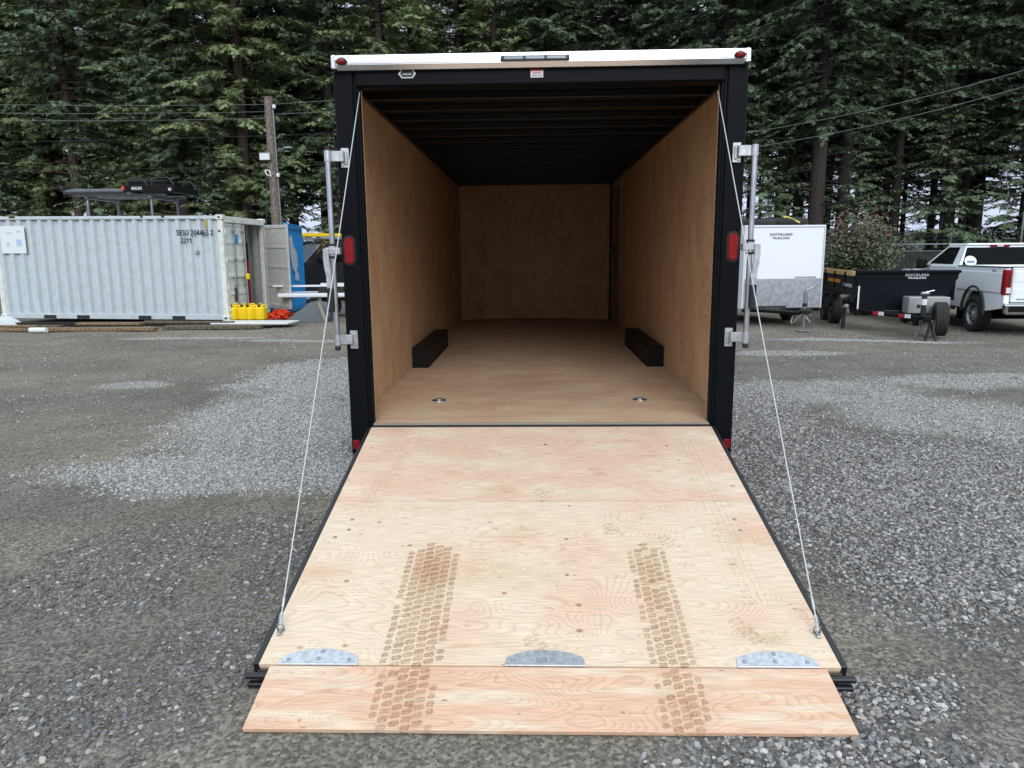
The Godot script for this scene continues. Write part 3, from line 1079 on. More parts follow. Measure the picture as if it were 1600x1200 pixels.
func build_yard() -> void:
	var P := thing("utility_pole", "weathered wooden utility pole behind the open white container", "pole", V(-9.55, 0, -22.5))
	part(P, "shaft", Mb.new().tube([V(-0.04, -0.3, 0), V(-0.04, 4, 0), V(-0.04, 7.35, 0)], 0.20, 14, 0.15), M.pole)
	part(P, "conduit", Mb.new().tube([V(0.16, 0, 0.08), V(0.15, 4, 0.08), V(0.13, 6.9, 0.08)], 0.03, 6), M.galv)
	var fl := part(P, "floodlight", Mb.new().box(V(-0.22, 5.25, 0.22), V(0.42, 0.28, 0.14), 0.02, Transform3D()), M.galv)
	part(fl, "glass", Mb.new().box(V(-0.22, 5.24, 0.295), V(0.36, 0.22, 0.012), 0.002), M.white_plastic)
	part(P, "lamp_arm", Mb.new().tube([V(0.1, 5.4, 0), V(0.35, 5.52, 0.1), V(0.6, 5.55, 0.15)], 0.03, 6).box(V(0.62, 5.56, 0.15), V(0.3, 0.08, 0.16), 0.02), M.galv)
	part(P, "insulator", Mb.new().lathe([Vector2(0.0, -0.08), Vector2(0.06, -0.07), Vector2(0.07, 0.0), Vector2(0.05, 0.05), Vector2(0, 0.07)], 10, Transform3D(Basis(), V(0.2, 7.0, 0.15))), M.white_plastic)
	part(P, "insulator", Mb.new().lathe([Vector2(0.0, -0.08), Vector2(0.06, -0.07), Vector2(0.07, 0.0), Vector2(0.05, 0.05), Vector2(0, 0.07)], 10, Transform3D(Basis(), V(0.2, 4.6, 0.2))), M.white_plastic)
	part(P, "wire_coil", Mb.new().tube([V(-0.28, 4.75, 0.2), V(-0.2, 4.6, 0.22), V(-0.05, 4.55, 0.22), V(-0.1, 4.75, 0.2), V(-0.26, 4.78, 0.2)], 0.025, 6), M.white_plastic)
	part(P, "guy_wire", Mb.new().tube([V(-0.2, 4.6, 0.2), V(-0.45, 1.5, 0.3), V(-0.55, 0, 0.35)], 0.018, 5), M.wire)
	var top := V(-9.55, 7.1, -22.5)
	wire_run("topmost power line running left from the top of the utility pole", V(-40, 8.7, -24.5), top, 0.3, 0.008, M.wire_mid)
	wire_run("second power line running left from the utility pole, just below the topmost", V(-40, 8.3, -24.5), top - V(0, 0.25, 0), 0.3, 0.008, M.wire_mid)
	wire_run("third power line running left from the utility pole, lowest of the upper three", V(-40, 7.95, -24.5), top - V(0, 0.48, 0), 0.3, 0.008, M.wire_mid)
	wire_run("topmost power line from the pole towards the black trailer", top, V(4, 8.1, -22), 0.15, 0.008, M.wire_mid)
	wire_run("second power line from the pole towards the black trailer", top - V(0, 0.35, 0), V(4, 7.6, -22), 0.15, 0.008, M.wire_mid)
	wire_run("middle power line crossing the firs at the height of the floodlight", V(-40, 6.4, -24), V(-2, 6.1, -22), 0.25, 0.007, M.wire)
	wire_run("lowest power line crossing the firs just above the roof basket", V(-40, 5.3, -24), V(-2, 5.0, -22), 0.2, 0.007, M.wire)
	wire_run("upper of the two pale lines rising to the right above the white trailer", V(5.61, 5.33, -20.0), V(13.32, 6.32, -14.0), 0.25, 0.008, M.wire_mid)
	wire_run("lower of the two pale lines rising to the right above the white trailer", V(5.63, 4.85, -20.0), V(13.37, 5.94, -14.0), 0.25, 0.008, M.wire_mid)
	# chain-link fence with dark privacy slats
	var F := thing("slatted_fence", "chain-link fence with dark privacy slats in front of the forest", "fence", V(6.0, 0, -21.5), 0.05)
	for k in 9:
		var x := k * 3.0
		part(F, "post", Mb.new().tube([V(x, -0.2, 0), V(x, 1.92, 0)], 0.035, 8), M.galv)
		part(F, "barb_arm", Mb.new().tube([V(x, 1.92, 0), V(x, 2.35, 0.12)], 0.018, 6), M.galv)
	part(F, "top_rail", Mb.new().tube([V(0, 1.86, 0.02), V(24, 1.86, 0.02)], 0.024, 8), M.galv)
	part(F, "middle_rail", Mb.new().tube([V(0, 1.62, 0.02), V(24, 1.62, 0.02)], 0.014, 6), M.galv)
	for k in 3:
		part(F, "barbed_wire", Mb.new().tube([V(0, 2.0 + 0.14 * k, 0.03 + k * 0.04), V(24, 2.0 + 0.14 * k, 0.03 + k * 0.04)], 0.006, 4), M.wire)
	var sl := Mb.new()
	for k in 300:
		sl.box(V(0.04 + k * 0.08, 0.83, -0.01 + 0.008 * (k % 2)), V(0.066, 1.56 + rng.randf_range(-0.03, 0.03), 0.006), 0.0)
	part(F, "slats", sl, M.slat).set_meta("kind", "stuff")
	# second pole-like thin stake in the trees on the right
	tag(part(self, "marker_stake", Mb.new().tube([V(17.9, 0, -22.6), V(17.9, 3.0, -22.6)], 0.03, 6), M.galv), "thin pale stake standing behind the fence, above the pickup's rear window", "stake")


# ---------------------------------------------------------------- the open cargo trailer
func build_main_trailer() -> void:
	var T := thing("enclosed_trailer", "black enclosed cargo trailer with its rear ramp lowered onto the gravel", "trailer")
	var L := 7.68
	var F := 0.5497
	# skin
	for s in [-1.0, 1.0]:
		part(T, "side_wall", Mb.new().box(V(s * 1.282, 1.64, -L * 0.5 - 0.09), V(0.016, 2.37, L), 0.002), M.skin)
		part(T, "roof_rail", Mb.new().box(V(s * 1.283, 2.85, -L * 0.5 - 0.09), V(0.03, 0.07, L), 0.006), M.alu)
		part(T, "frame_rail", Mb.new().box(V(s * 1.24, 0.475, -L * 0.5 - 0.1), V(0.06, 0.09, L), 0.004), M.black)
	part(T, "roof", Mb.new().box(V(0, 2.862, -L * 0.5 - 0.09), V(2.54, 0.012, L), 0.0), M.alu)
	part(T, "roof_lining", Mb.new().box(V(0, 2.846, -L * 0.5 - 0.05), V(2.53, 0.01, L - 0.02), 0.0), M.ceiling)
	part(T, "nose", Mb.new().prism(_arc(1.29, 0.3, 14, 0.04), 2.38, Transform3D(Basis(Vector3.RIGHT, PI / 2), V(0, 2.86, -L - 0.08))), M.skin)
	# floor
	var fl := Mb.new()
	for k in 7:
		var z0 := -k * 1.1
		var b := Mb.new()
		b.us = Vector2(1.0 / 2.44, 1.0 / 1.22)
		b.uo = Vector2(rng.randf(), rng.randf())
		var ln := 1.0985 if k < 6 else 1.05
		b.box(V(0, F - 0.011, z0 - 0.028 - ln * 0.5), V(2.528, 0.022, ln), 0.0)
		part(T, "floor_sheet", b, M.ply_floor)
	part(T, "underfloor", fl.box(V(0, F - 0.05, -L * 0.5 - 0.06), V(2.42, 0.05, L - 0.05), 0.0), M.black)
	part(T, "threshold", Mb.new().box(V(0, F - 0.008, -0.012), V(2.27, 0.016, 0.03), 0.003), M.sill)
	part(T, "seal", Mb.new().box(V(0, F - 0.024, 0.012), V(2.28, 0.03, 0.016), 0.006), M.rubber)
	part(T, "rear_beam", Mb.new().box(V(0, 0.445, -0.06), V(2.27, 0.17, 0.1), 0.006), M.black)
	# wood lining: sheets 1.22 m wide standing on edge
	for s in [-1.0, 1.0]:
		for k in 6:
			var b := Mb.new()
			b.swap = true
			b.us = Vector2(1.0 / 2.44, 1.0 / 1.22)
			b.uo = Vector2(0.13 + k * 0.37 + s * 0.21, k * 0.41 + s * 0.17)
			var w := 1.2785
			if s > 0 and k == 5:
				w = 0.62
			b.box(V(s * 1.268, 1.695, -0.09 - k * 1.28 - w * 0.5), V(0.01, 2.288, w), 0.0)
			part(T, "wall_panel", b, M.ply_wall)
	for k in 6:    # curved front lining
		var a0 := -1.263 + k * 0.421
		var a1 := a0 + 0.4205
		var z0 := -L - 0.30 * (1.0 - pow(absf(a0) / 1.263, 2.0)) - 0.0
		var z1 := -L - 0.30 * (1.0 - pow(absf(a1) / 1.263, 2.0)) - 0.0
		var b := Mb.new()
		b.swap = true
		b.us = Vector2(1.0 / 2.44, 1.0 / 1.22)
		b.uo = Vector2(0.4 + (k / 3) * 0.3, 0.02)
		b.quad(V(a0, F, z0), V(a1, F, z1), V(a1, 2.84, z1), V(a0, 2.84, z0))
		b.quad(V(a0, F, z0 - 0.012), V(a0, 2.84, z0 - 0.012), V(a1, 2.84, z1 - 0.012), V(a1, F, z1 - 0.012))
		part(T, "front_panel", b, M.ply_wall)
	part(T, "front_floor", Mb.new().prism(_arc(1.263, 0.31, 12, 0.31), 0.02, Transform3D(Basis(Vector3.RIGHT, PI / 2), V(0, F - 0.004, -L + 0.06))), M.ply_plain)
	part(T, "nose_roof", Mb.new().prism(_arc(1.28, 0.34, 14, 0.31), 0.02, Transform3D(Basis(Vector3.RIGHT, PI / 2), V(0, 2.852, -L - 0.02))), M.ceiling)
	# roof ribs
	for k in 18:
		part(T, "roof_rib", Mb.new().box(V(0, 2.815, -0.36 - k * 0.42), V(2.52, 0.05, 0.032), 0.004), M.ceiling)
	part(T, "corner_rail", Mb.new().box(V(-1.248, 2.812, -L * 0.5), V(0.032, 0.06, L - 0.1), 0.003), M.ceiling)
	part(T, "corner_rail", Mb.new().box(V(1.248, 2.812, -L * 0.5), V(0.032, 0.06, L - 0.1), 0.003), M.ceiling)
	# side door, closed, in the right wall near the front
	var dr := part(T, "side_door", Mb.new().box(V(1.266, 1.60, -6.86), V(0.014, 1.98, 0.80), 0.002), M.ply_plain)
	var df := Mb.new()
	for zz in [-6.44, -7.28]:
		df.box(V(1.262, 1.60, zz), V(0.03, 2.04, 0.035), 0.003)
	df.box(V(1.262, 2.62, -6.86), V(0.03, 0.035, 0.87), 0.003)
	part(dr, "door_frame", df, M.black)
	part(dr, "latch", Mb.new().box(V(1.25, 1.74, -6.84), V(0.02, 0.2, 0.09), 0.004), M.black)
	part(dr, "lock", Mb.new().box(V(1.25, 1.52, -6.6), V(0.018, 0.09, 0.05), 0.004), M.steel_dull)
	part(T, "light_switch", Mb.new().box(V(1.255, 2.66, -6.05), V(0.014, 0.10, 0.06), 0.004), M.white_plastic)
	# wheel boxes
	for s in [-1.0, 1.0]:
		var wb := Mb.new().box(V(s * 1.185, F + 0.103, -3.3), V(0.16, 0.206, 1.79), 0.006)
		wb.box(V(s * 1.1035, F + 0.006, -3.3), V(0.012, 0.012, 1.79), 0.002)
		part(T, "wheel_box", wb, M.satin_black)
	# tie-down rings
	for x in [-0.785, 0.785]:
		var pan := part(T, "tie_down", Mb.new().lathe([Vector2(0.058, 0.0), Vector2(0.056, 0.004), Vector2(0.047, 0.005), Vector2(0.04, 0.0015), Vector2(0.0, 0.001)], 20, Transform3D(Basis(), V(x, F, -0.775))), M.zinc)
		var ring := []
		for k in 13:
			ring.append(V(x + cos(TAU * k / 12.0) * 0.032, F + 0.008, -0.775 + sin(TAU * k / 12.0) * 0.026))
		part(pan, "ring", Mb.new().tube(ring, 0.0055, 6), M.zinc_bright)
		part(pan, "strap_bar", Mb.new().box(V(x, F + 0.011, -0.775), V(0.05, 0.01, 0.016), 0.003), M.zinc_bright)
	# rear frame
	for s in [-1.0, 1.0]:
		var p := Mb.new().box(V(s * 1.2285, 1.575, -0.04), V(0.123, 2.476, 0.08), 0.007)
		p.box(V(s * 1.1585, 1.63, -0.052), V(0.018, 2.36, 0.076), 0.003)
		p.box(V(s * 1.141, 1.635, -0.058), V(0.018, 2.35, 0.076), 0.003)
		p.box(V(s * 1.2285, 0.352, -0.05), V(0.129, 0.026, 0.085), 0.004)
		part(T, "post", p, M.post)
		part(T, "jamb_edge", Mb.new().box(V(s * 1.1315, 1.63, -0.075), V(0.004, 2.16, 0.02), 0.0), M.ply_plain)
	part(T, "header", Mb.new().box(V(0, 2.768, -0.036), V(2.30, 0.098, 0.08), 0.007).box(V(0, 2.722, -0.05), V(2.27, 0.016, 0.08), 0.003).box(V(0, 2.808, -0.045), V(2.57, 0.02, 0.07), 0.0), M.post)
	# aluminium trim along the top
	var pr := PackedVector2Array([Vector2(-0.06, 2.888), Vector2(0.056, 2.889), Vector2(0.066, 2.884), Vector2(0.067, 2.876), Vector2(0.062, 2.874), Vector2(0.062, 2.868), Vector2(0.067, 2.866), Vector2(0.0685, 2.852), Vector2(0.068, 2.836), Vector2(0.064, 2.834), Vector2(0.064, 2.831), Vector2(0.062, 2.829), Vector2(0.034, 2.806), Vector2(-0.06, 2.806)])
	var px := PackedVector2Array()
	for q in pr:
		px.append(Vector2(-q.x, q.y))
	var trim := part(T, "top_trim", Mb.new().prism(px, 2.50, Transform3D(Basis(V(0, 0, -1), V(0, 1, 0), V(1, 0, 0)), V(-1.25, 0, 0))), M.alu_bright)
	for s in [-1.0, 1.0]:
		var cap := Mb.new().box(V(s * 1.2645, 2.848, 0.005), V(0.029, 0.083, 0.135), 0.006)
		for k in 5:
			cap.box(V(s * 1.2645, 2.818 + k * 0.014, 0.073), V(0.027, 0.004, 0.003), 0.0)
		part(trim, "trim_corner", cap, M.alu_bright)
		var lp := Basis(Vector3.RIGHT, PI / 2)
		var cl := part(T, "clearance_lamp", Mb.new().lathe([Vector2(0.021, 0.0), Vector2(0.021, 0.008), Vector2(0.017, 0.011)], 20, Transform3D(lp.scaled(V(1.7, 1.0, 1)), V(s * 1.214, 2.849, 0.067))), M.rubber)
		part(cl, "lens", Mb.new().lathe([Vector2(0.017, 0.010), Vector2(0.0155, 0.018), Vector2(0.009, 0.0235), Vector2(0, 0.025)], 20, Transform3D(lp.scaled(V(1.7, 1.0, 1)), V(s * 1.214, 2.849, 0.067))), M.red_lens)
	var bar := part(T, "lamp_bar", Mb.new().box(V(-0.026, 2.850, 0.074), V(0.42, 0.032, 0.014), 0.006), M.chrome_dark)
	for k in 3:
		part(bar, "lens", Mb.new().box(V(-0.156 + k * 0.13, 2.850, 0.083), V(0.118, 0.020, 0.01), 0.004), M.lamp_clear)
	# badge and sticker on the header
	var bd := part(T, "badge", Mb.new().prism(PackedVector2Array([Vector2(-0.056, 0), Vector2(-0.034, -0.027), Vector2(0.034, -0.027), Vector2(0.056, 0), Vector2(0.034, 0.026), Vector2(-0.034, 0.026)]), 0.004, Transform3D(Basis(), V(-0.822, 2.788, 0.005))), M.badge_grey)
	part(bd, "badge_face", Mb.new().prism(PackedVector2Array([Vector2(-0.044, 0), Vector2(-0.03, -0.02), Vector2(0.03, -0.02), Vector2(0.044, 0), Vector2(0.03, 0.02), Vector2(-0.03, 0.02)]), 0.002, Transform3D(Basis(), V(-0.822, 2.787, 0.008))), M.black)
	part(bd, "badge_top", Mb.new().box(V(-0.822, 2.816, 0.010), V(0.05, 0.018, 0.004), 0.001), M.badge_grey)
	lettering(bd, "NATM", 0.009, 0.04, Transform3D(Basis(), V(-0.822, 2.812, 0.0135)), M.black)
	lettering(bd, "COMPLIANT", 0.009, 0.058, Transform3D(Basis(), V(-0.822, 2.783, 0.012)), M.badge_grey)
	var st := part(T, "warning_sticker", Mb.new().box(V(-0.014, 2.776, 0.0055), V(0.078, 0.046, 0.002), 0.0), M.white_plastic)
	part(st, "red_band", Mb.new().box(V(-0.014, 2.795, 0.0067), V(0.074, 0.009, 0.001), 0.0), M.red_print)
	lettering(st, "WARNING", 0.008, 0.055, Transform3D(Basis(), V(-0.014, 2.779, 0.0072)), M.red_print)
	lettering(st, "SECURE ALL LOADS", 0.007, 0.062, Transform3D(Basis(), V(-0.014, 2.763, 0.0072)), M.ink)
	# tail lamps and reflectors
	for s in [-1.0, 1.0]:
		var tl := part(T, "tail_lamp", Mb.new().prism(_oval(0.042, 0.098, 0.040, 8), 0.008, Transform3D(Basis(), V(s * 1.2385, 1.709, 0.0))), M.bezel)
		part(tl, "lens", Mb.new().prism(_oval(0.030, 0.084, 0.029, 8), 0.010, Transform3D(Basis(), V(s * 1.2385, 1.709, 0.0065))).prism(_oval(0.027, 0.081, 0.026, 8), 0.003, Transform3D(Basis(), V(s * 1.2385, 1.709, 0.0165))), M.red_lens)
		var led := Mb.new()
		for r in 8:
			for q in 3:
				led.box(V(s * 1.2385 + (q - 1) * 0.016, 1.709 + (r - 3.5) * 0.0175, 0.0205), V(0.006, 0.006, 0.002), 0.0)
		part(tl, "diode_pattern", led, M.red_bright)
		part(T, "reflector", Mb.new().box(V(s * 1.256, 0.403, 0.003), V(0.044, 0.064, 0.008), 0.003), M.red_lens)
		part(T, "foot_plate", Mb.new().box(V(s * 1.25, 0.335, -0.01), V(0.075, 0.006, 0.06), 0.0), M.steel_dull)
	# cam bars beside the posts
	for s in [-1.0, 1.0]:
		var x: float = s * 1.333
		var lb := part(T, "lock_bar", Mb.new().tube([V(x, 1.085, 0.06), V(x, 2.325, 0.06)], 0.0175, 14), M.alu)
		part(lb, "end_cap", Mb.new().tube([V(x, 2.322, 0.06), V(x, 2.352, 0.06)], 0.0195, 12).tube([V(x, 1.062, 0.06), V(x, 1.09, 0.06)], 0.0195, 12), M.rubber)
		for yy in [2.288, 1.126]:
			var hb := part(lb, "bracket", Mb.new().box(V(s * 1.236, yy, 0.008), V(0.052, 0.122, 0.012), 0.003).box(V(s * 1.228, yy, 0.016), V(0.018, 0.085, 0.018), 0.005).box(V(s * 1.288, yy + 0.006, 0.05), V(0.10, 0.064, 0.014), 0.003).box(V(s * 1.243, yy + 0.006, 0.033), V(0.014, 0.064, 0.045), 0.002).tube([V(x, yy - 0.028, 0.06), V(x, yy + 0.04, 0.06)], 0.0225, 12), M.cast_alu)
			hb.name = "bracket"
			for q in [-0.045, 0.045]:
				part(lb, "bolt", Mb.new().lathe([Vector2(0.0, 0), Vector2(0.0075, 0), Vector2(0.0075, 0.006), Vector2(0.004, 0.009), Vector2(0, 0.0095)], 8, Transform3D(Basis(Vector3.RIGHT, PI / 2), V(s * 1.248, yy + q, 0.013))), M.zinc_bright)
		part(lb, "clamp", Mb.new().box(V(s * 1.328, 1.706, 0.066), V(0.10, 0.044, 0.05), 0.005).tube([V(x, 1.675, 0.06), V(x, 1.738, 0.06)], 0.026, 12), M.cast_alu)
		part(lb, "collar", Mb.new().tube([V(x, 1.738, 0.06), V(x, 1.752, 0.06)], 0.027, 12).tube([V(x, 1.66, 0.06), V(x, 1.675, 0.06)], 0.027, 12), M.rubber)
		var hp := PackedVector2Array([Vector2(1.350, 1.722), Vector2(1.384, 1.722), Vector2(1.386, 1.66), Vector2(1.381, 1.60), Vector2(1.372, 1.55), Vector2(1.370, 1.47), Vector2(1.338, 1.47), Vector2(1.340, 1.56), Vector2(1.347, 1.62), Vector2(1.350, 1.68)])
		if s < 0:
			for k in hp.size():
				hp[k].x = -hp[k].x
		var hd := part(lb, "handle", Mb.new().prism(hp, 0.022, Transform3D(Basis(), V(0, 0, 0.085))), M.cast_alu)
		hd.name = "handle"
		part(lb, "grip", Mb.new().box(V(s * 1.354, 1.395, 0.097), V(0.038, 0.16, 0.03), 0.008), M.rubber)
	build_ramp(T)
	# running gear, mostly hidden by the ramp
	for s in [-1.0, 1.0]:
		for z in [-2.95, -3.75]:
			wheel(T, V(s * 1.19, 0.345, z), 0.345, 0.15, s, 0)
	part(T, "axle", Mb.new().tube([V(-1.0, 0.34, -2.95), V(1.0, 0.34, -2.95)], 0.04, 8), M.black)
	part(T, "axle", Mb.new().tube([V(-1.0, 0.34, -3.75), V(1.0, 0.34, -3.75)], 0.04, 8), M.black)
	part(T, "tongue", Mb.new().box(V(0, 0.45, -L - 0.9), V(0.12, 0.1, 1.7), 0.004), M.black)
	# lifting cables
	for s in [-1.0, 1.0]:
		var top := V(-1.124, 2.684, 0.006) if s < 0 else V(1.104, 2.655, 0.006)
		var foot := ramp_x * V(s * 1.113, 0.035, 1.985)
		var pts := []
		for k in 13:
			var q := k / 12.0
			pts.append(top.lerp(foot, q) - V(0, 0.02 * sin(PI * q), 0))
		var cb := part(T, "ramp_cable", Mb.new().tube(pts, 0.0032, 6), M.cable)
		part(cb, "sleeve", Mb.new().tube([pts[12] - (pts[12] - pts[11]).normalized() * 0.11, pts[12] - (pts[12] - pts[11]).normalized() * 0.07], 0.006, 8), M.zinc_bright)
		var loop := []
		var dn: Vector3 = (pts[12] - pts[11]).normalized()
		for k in 13:
			var a := TAU * k / 12.0
			loop.append(pts[12] - dn * (0.025 + 0.025 * cos(a)) + V(0.007 * sin(a), 0, 0))
		part(cb, "thimble", Mb.new().tube(loop, 0.0028, 6), M.zinc)
		part(cb, "anchor", Mb.new().box(V(s * 1.113, 0.006, 1.995), V(0.018, 0.010, 0.04), 0.003, ramp_x).tube([ramp_x * V(s * 1.113 - 0.014, 0.004, 1.985), ramp_x * V(s * 1.113 - 0.012, 0.036, 1.985), ramp_x * V(s * 1.113 + 0.012, 0.036, 1.985), ramp_x * V(s * 1.113 + 0.014, 0.004, 1.985)], 0.004, 6), M.zinc)


func _arc(r: float, deep: float, seg: int, thick: float) -> PackedVector2Array:   # a bowed plate, in x and -z
	var p := PackedVector2Array()
	for k in seg + 1:
		var x := -r + 2.0 * r * k / seg
		p.append(Vector2(x, -deep * (1.0 - pow(x / r, 2.0)) - 0.02))
	for k in seg + 1:
		var x := r - 2.0 * r * k / seg
		p.append(Vector2(x, -deep * (1.0 - pow(x / r, 2.0)) - 0.02 + thick if thick < 0.2 else 0.06))
	return p


func _oval(hw: float, hh: float, r: float, seg: int) -> PackedVector2Array:
	var p := PackedVector2Array()
	for c in [[1, -1, -PI / 2], [1, 1, 0.0], [-1, 1, PI / 2], [-1, -1, PI]]:
		for k in seg + 1:
			var a: float = c[2] + PI / 2 * k / seg
			p.append(Vector2(c[0] * (hw - r) + r * cos(a), c[1] * (hh - r) + r * sin(a)))
	return p


var ramp_x := Transform3D()


func build_ramp(T: Node3D) -> void:
	var n := V(0, 0.97888, 0.20441)
	var d := V(0, -0.20441, 0.97888)
	ramp_x = Transform3D(Basis(V(1, 0, 0), n, d), V(0, 0.5323, 0.0294))
	var frame := Mb.new()
	for s in [-1.0, 1.0]:
		frame.box(V(s * 1.157, -0.032, 1.075), V(0.026, 0.058, 2.18), 0.003)
	for z in [0.1, 0.6, 1.1, 1.6, 2.05]:
		frame.box(V(0, -0.045, z), V(2.28, 0.05, 0.05), 0.0)
	frame.box(V(0, -0.052, 2.155), V(2.30, 0.05, 0.05), 0.004)
	var R := part(T, "ramp", frame, M.black)
	R.transform = ramp_x
	part(R, "cross_bar", Mb.new().box(V(0, -0.034, 2.20), V(2.38, 0.022, 0.024), 0.004).box(V(0, -0.066, 2.21), V(2.36, 0.024, 0.026), 0.004), M.black)
	part(R, "hinge_rod", Mb.new().tube([V(-1.15, -0.016, -0.004), V(1.15, -0.016, -0.004)], 0.011, 8), M.black)
	for k in 2:
		var b := Mb.new()
		b.us = Vector2(1.0 / 2.29, 1.0 / 2.18)
		b.uo = Vector2(0.5, 0.0)
		var z0 := 0.004 if k == 0 else 0.951
		var z1 := 0.949 if k == 0 else 2.172
		b.box(V(0, -0.009, (z0 + z1) * 0.5), V(2.284, 0.018, z1 - z0), 0.0015)
		part(R, "deck_sheet", b, M.ply_ramp)
	for s in [-1.0, 1.0]:
		part(R, "deck_edge", Mb.new().box(V(s * 1.115, -0.028, 2.165), V(0.05, 0.018, 0.012), 0.001), M.ply_plain)
	# the flap that bridges to the ground
	var fd := V(0, -0.22314, 0.97479).normalized()
	var fx := ramp_x.affine_inverse() * Transform3D(Basis(V(1, 0, 0), fd.cross(V(1, 0, 0)), fd), V(-0.006, 0.0882, 2.1559))
	var fb := Mb.new()
	fb.us = Vector2(1.0 / 2.19, 1.0 / 0.32)
	fb.uo = Vector2(0.5, 0.0)
	fb.box(V(0, -0.009, 0.1565), V(2.176, 0.018, 0.299), 0.0015)
	var flap := part(R, "flap", fb, M.ply_flap)
	flap.transform = fx
	for q in [[-0.904, M.hinge_alu, 0], [-0.007, M.hinge_dull, 1], [0.899, M.hinge_alu, 2]]:
		var ol := PackedVector2Array([Vector2(-0.157, 0.0), Vector2(0.157, 0.0), Vector2(0.155, 0.02), Vector2(0.150, 0.040)])
		for k in 9:
			var a := -1.0 + 2.0 * k / 8.0
			ol.append(Vector2(-a * 0.14, 0.048 + 0.034 * (1.0 - a * a)))
		ol.append(Vector2(-0.150, 0.040))
		ol.append(Vector2(-0.155, 0.02))
		var hp := part(R, "hinge_plate", Mb.new().prism(ol, 0.004, Transform3D(Basis(V(1, 0, 0), V(0, 0, -1), V(0, 1, 0)), V(q[0], 0.0005, 2.172))).tube([V(q[0] - 0.157, 0.003, 2.174), V(q[0] + 0.157, 0.003, 2.174)], 0.0055, 8), q[1])
		var bm := Mb.new()
		for w in [[-0.125, 0.02], [-0.005, 0.024], [0.118, 0.02], [0.002, 0.064]]:
			bm.lathe([Vector2(0.0085, 0), Vector2(0.008, 0.003), Vector2(0.004, 0.0055), Vector2(0, 0.006)], 10, Transform3D(Basis(), V(q[0] + w[0], 0.0045, 2.172 - w[1])))
		if q[2] == 1:
			lettering(R, "ROX", 0.026, 0.075, Transform3D(Basis(V(1, 0, 0), V(0, 0, -1), V(0, 1, 0)), V(q[0], 0.005, 2.150)), M.etched)
		part(R, "bolt_heads", bm, M.zinc)
	for w in [[-1.005, 1.232], [-1.01, 1.136], [1.002, 1.134], [1.005, 1.234], [-1.06, 1.30], [0.03, 0.27]]:
		var dome := Mb.new().lathe([Vector2(0.011, 0), Vector2(0.010, 0.002), Vector2(0.004, 0.0045), Vector2(0, 0.005)], 10, Transform3D(Basis(), V(w[0], 0.0, w[1])))
		part(R, "screw", dome, M.zinc)


# ---------------------------------------------------------------- a wheel: tyre with rim; s is the side its face looks to
func wheel(parent: Node, at: Vector3, r: float, w: float, s: float, style: int, x := Transform3D()) -> MeshInstance3D:
	var b := Basis(V(0, -s, 0), V(s, 0, 0), V(0, 0, 1))
	var tx := x * Transform3D(b, at)
	var h := w * 0.5
	var rr := r * (0.58 if style != 1 else 0.62)
	var prof := [Vector2(rr, -h * 0.75), Vector2(r * 0.8, -h), Vector2(r * 0.93, -h * 0.93), Vector2(r * 0.985, -h * 0.8)]
	for g in 4:
		var y0 := -h * 0.76 + g * h * 0.39
		prof.append_array([Vector2(r, y0), Vector2(r, y0 + h * 0.31), Vector2(r * 0.975, y0 + h * 0.33), Vector2(r * 0.975, y0 + h * 0.37)])
	prof.append_array([Vector2(r * 0.985, h * 0.8), Vector2(r * 0.93, h * 0.93), Vector2(r * 0.8, h), Vector2(rr, h * 0.75)])
	var tyre := part(parent, "wheel", Mb.new().lathe(prof, 28, tx), M.tyre)
	var rim := Mb.new().lathe([Vector2(rr * 1.03, h * 0.72), Vector2(rr * 1.02, h * 0.86), Vector2(rr * 0.93, h * 0.84), Vector2(rr * 0.88, h * 0.5), Vector2(rr * 0.62, h * 0.42), Vector2(rr * 0.45, h * 0.62), Vector2(rr * 0.28, h * 0.64), Vector2(rr * 0.24, h * 0.9), Vector2(0.0, h * 0.92)], 24, tx)
	rim.lathe([Vector2(0.0, -h * 0.5), Vector2(rr, -h * 0.5)], 16, tx)
	part(tyre, "rim", rim, M.rim if style != 2 else M.rim_dark)
	var holes := Mb.new()
	var nh := 8 if style == 1 else 5
	for k in nh:
		var a := TAU * k / nh
		holes.lathe([Vector2(rr * 0.13, h * 0.40), Vector2(rr * 0.13, h * 0.57), Vector2(0.0, h * 0.575)], 8, tx * Transform3D(Basis(), V(cos(a) * rr * 0.68, 0, sin(a) * rr * 0.68)))
	part(tyre, "rim_holes", holes, M.rubber)
	return tyre


# ---------------------------------------------------------------- the white container on the left
func corrugated(b: Mb, a: Vector3, e: Vector3, y0: float, y1: float, out: Vector3, pitch := 0.275, deep := 0.075) -> void:
	var dir := (e - a).normalized()
	var l := a.distance_to(e)
	var n := int(round(l / pitch))
	var st := l / n
	var pr := []
	for k in n:
		for q in [[0.0, 0.0], [0.30, 0.0], [0.46, -1.0], [0.84, -1.0]]:
			pr.append(a + dir * (st * (k + q[0])) + out * (deep * q[1]))
	pr.append(e)
	for k in pr.size() - 1:
		var p: Vector3 = pr[k]
		var q: Vector3 = pr[k + 1]
		var up0 := V(0, y0, 0)
		var up1 := V(0, y1, 0)
		if dir.cross(Vector3.UP).dot(out) > 0:
			b.quad(p + up0, q + up0, q + up1, p + up1)
		else:
			b.quad(q + up0, p + up0, p + up1, q + up1)


